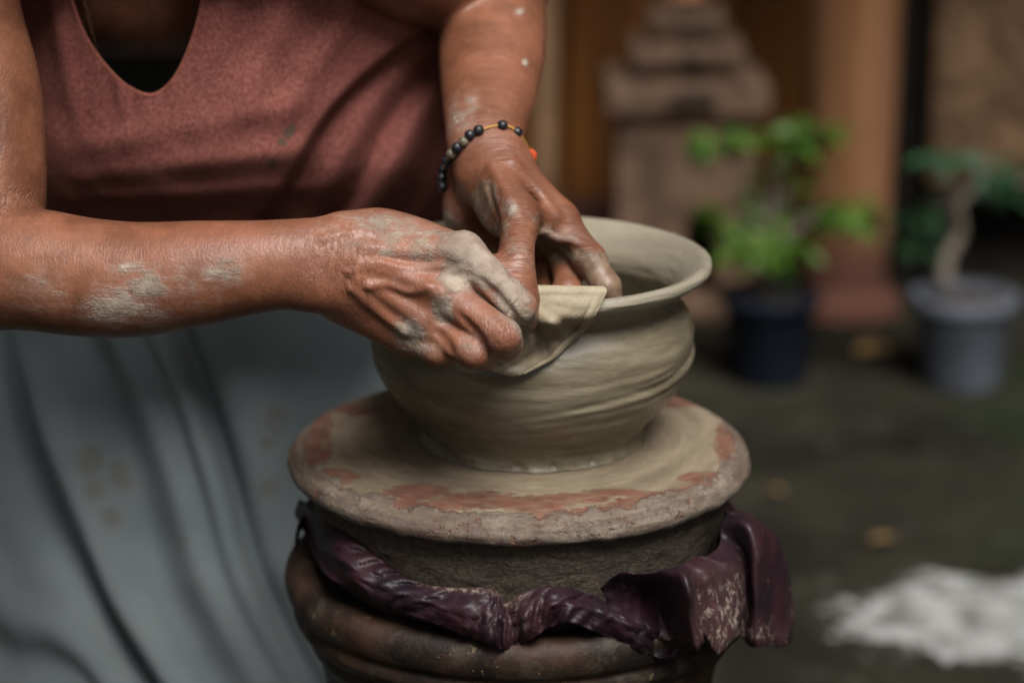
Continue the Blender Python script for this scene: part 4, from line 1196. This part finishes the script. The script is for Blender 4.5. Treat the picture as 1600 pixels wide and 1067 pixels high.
# carved slab on the right
ry = 2.72
x0, x1 = xat(1452, ry), xat(1720, ry)
nx, nz = 120, 160
X, Z = np.meshgrid(np.linspace(x0, x1, nx), np.linspace(zat(285, ry), 1.3, nz))
P = np.stack([X.ravel(), np.full(X.size, ry), Z.ravel()], 1)
rel = .030 * np.abs(vnoise(P, 9, 61, 2)) + .016 * np.abs(vnoise(P, 24, 63, 2)) + .030 * np.clip(vnoise(P, 5, 67, 1), -.3, 1)
ed_ = np.minimum(sstep(x0, x0 + .02, P[:, 0]), 1)
P[:, 1] -= rel * ed_
n0 = len(P)
P2 = P.copy(); P2[:, 1] = ry + .09
Fq = np.vstack([grid_faces(nx, nz), grid_faces(nx, nz)[:, ::-1] + n0])
bl = np.arange(nz) * nx; side = np.stack([bl[:-1], bl[1:], bl[1:] + n0, bl[:-1] + n0], 1)
br_ = bl + nx - 1; side2 = np.stack([br_[:-1], br_[:-1] + n0, br_[1:] + n0, br_[1:]], 1)
tp_ = np.arange(nx) + (nz - 1) * nx; side3 = np.stack([tp_[:-1], tp_[1:], tp_[1:] + n0, tp_[:-1] + n0], 1)
ca = mesh_obj("carved_slab", np.vstack([P, P2]), np.vstack([Fq, side, side2, side3]), M["carving"])
tag(ca, "carved brown stone slab standing behind the grey plant pot", "carving")

V, F = boxes([(x0 + .01, x1, ry + .10, ry + .16, 0, 1.25), (x0, x1, ry + .0, ry + .16, zat(285, ry) - .03, zat(285, ry) - .003), (x0 + .005, x0 + .045, ry + .01, ry + .05, 0, zat(285, ry) - .03), (x1 - .04, x1, ry + .01, ry + .05, 0, zat(285, ry) - .03)])
mesh_obj("void_shade_stand", V, F, M["gap_shade"], ca, False)  # made-up near-black stand, paints the dark void under and behind the slab
V, F = boxes([(-.03, .03, -.03, .03, 0, 2.17)])
po = mesh_obj("gap_shade_strip", V, F, M["gap_shade"], smooth=False); po.location = (xat(1425, 2.78), 2.82, 0.0); bevel(po, .005)  # added strip, the dark gap's shade put into its colour
tag(po, "black strip standing in for the dark gap between the terracotta column and the carved slab", "post")
# ---- potted plants
def leaf_mesh(name, L, W, mat, cup=.25):
    n = 7; V = []; F = []
    for i in range(n):
        t = i / (n - 1); w = W * math.sin(math.pi * min(t * .92 + .05, 1)) ** .8
        z = -cup * L * t * t
        V += [(-w, L * t, z + w * .35), (0, L * t, z), (w, L * t, z + w * .35)]
    for i in range(n - 1):
        a = 3 * i; F += [(a, a + 1, a + 4, a + 3), (a + 1, a + 2, a + 5, a + 4)]
    me = bpy.data.meshes.new(name); me.from_pydata(V, [], F); me.materials.append(mat)
    me.polygons.foreach_set("use_smooth", [True] * len(me.polygons))
    return me

def pot_obj(parent, rt, rb, h, mat, rim=.012):
    prof = [(.0001, .0), (rb * .96, 0), (rb, .006), (rb + (rt - rb) * .85, h * .83), (rt + rim * .2, h * .84), (rt + rim, h * .87), (rt + rim, h * .985), (rt + rim * .7, h), (rt - .004, h), (rt - .008, h * .9), (.0001, h * .88)]
    V, F = lathe(prof, 48)
    o = mesh_obj("plant_pot", V, F, mat, parent)
    m = o.modifiers.new("edge", 'BEVEL'); m.width = .002; m.limit_method = 'ANGLE'
    V, F = lathe([(.0001, h * .93), (rt * .5, h * .925), (rt - .006, h * .90)], 32)
    V[:, 2] += .004 * vnoise(V, 70, 3, 2)
    mesh_obj("soil", V, F, M["soil"], parent)

def leaves_at(parent, base, clusters, me):
    for (px, py, y, spread, n, droop) in clusters:
        c = at(px, py, y) - base
        # a twig from the stem to the cluster
        for _ in range(n):
            d = rng.normal(size=3); d /= np.linalg.norm(d)
            p = c + d * spread * rng.uniform(.15, .8) * np.array([1, .8, .62])
            out = p - np.array([0, 0, .22]); yaw = math.atan2(-(d[0]), d[1]) + rng.normal() * .5
            share("leaf", me, parent, p, (rng.normal() * .35 - droop, rng.normal() * .45, yaw), (1,) * 3 if rng.random() < .5 else (.8,) * 3)

base = on_ground(1199, 592); base[2] = 0
pp = empty("potted_plant", base)
tag(pp, "bright green leafy plant in a navy plastic pot near the clay shrine", "plant")
kk = (base[1] + 1.539) / FPX * 1.03
pot_obj(pp, 72 * kk, 62 * kk, .148, M["navy"], .008)
stem = catmull(np.array([(0, 0, .13), (.004, 0, .20), (-.004, .005, .27), (.006, 0, .36)]), 6)
tv, tf = tube(stem, np.linspace(.011, .006, len(stem)), 8); mesh_obj("stem", tv, tf, M["bark"], pp)
by = float(base[1])
CL = [(1200, 388, by - .04, .070, 18, .2), (1160, 372, by - .02, .05, 6, .2), (1240, 380, by, .05, 7, .2), (1335, 332, by - .02, .055, 20, .3), (1300, 325, by, .04, 6, .2), (1240, 228, by, .055, 16, -.2), (1270, 205, by, .045, 12, -.3), (1122, 228, by, .050, 16, .1), (1138, 345, by, .045, 10, .3), (1200, 318, by + .03, .07, 10, .2), (1215, 270, by + .02, .05, 8, .1)]
for (px, py, y, s_, n_, d_) in CL:
    c = at(px, py, y) - base
    tw = catmull(np.array([stem[8], stem[8] * .45 + c * .55 + [0, 0, .015], c]), 5)
    tv, tf = tube(tw, np.linspace(.004, .002, len(tw)), 6); mesh_obj("twig", tv, tf, M["bark"], pp)
leaves_at(pp, base, [(a, b_, c, d * 1.05, int(e * 1.9), f) for a, b_, c, d, e, f in CL], leaf_mesh("leaf", .044, .011, M["leaf"]))

base = on_ground(1500, 598); base[2] = 0
gp = empty("potted_tree", base)
tag(gp, "small bent-stemmed tree in a grey plastic pot by the carved slab", "plant")
kk = (base[1] + 1.539) / FPX * 1.03
pot_obj(gp, 78 * kk, 62 * kk, .150, M["greypot"], .006)
st = catmull(np.array([at(1476, 445, base[1] - .01), at(1480, 405, base[1]), at(1500, 365, base[1] + .01), at(1499, 318, base[1]), at(1540, 290, base[1]), at(1590, 284, base[1]), at(1640, 290, base[1])]) - base, 6)
st[:, 2] -= 0.0
tv, tf = tube(st, np.linspace(.0115, .006, len(st)), 10); mesh_obj("stem", tv, tf, M["bark"], gp)
by = float(base[1])
CL = [(1482, 252, by, .045, 12, .2), (1590, 288, by - .02, .055, 16, .3), (1555, 262, by, .05, 10, .1), (1425, 375, by + .06, .045, 9, .2), (1440, 330, by + .05, .04, 7, .2), (1640, 270, by, .06, 12, .2)]
for (px, py, y, s_, n_, d_) in CL:
    c = at(px, py, y) - base
    tw = catmull(np.array([st[20], st[20] * .45 + c * .55 + [0, 0, .015], c]), 5)
    tv, tf = tube(tw, np.linspace(.004, .002, len(tw)), 6); mesh_obj("twig", tv, tf, M["bark"], gp)
leaves_at(gp, base, CL, leaf_mesh("leaf", .05, .013, M["leaf_dark"]))

# fallen leaves
lm = leaf_mesh("fallen_leaf", .07, .022, M["dry_leaf"], .1)
for (px, py, s_, lab) in ((1338, 552, 1.0, "dry orange leaf on the ground between the two plant pots"), (1402, 842, .55, "small yellowed leaf on the damp concrete beside the pale patch"), (1225, 770, .4, "tiny dry leaf on the ground close to the wheel")):
    p = on_ground(px, py, .012)
    o = share("fallen_leaf", lm, None, p, (.1, .1, random.uniform(0, 6)), (s_,) * 3)
    tag(o, lab, "leaf", "fallen leaves in the yard")
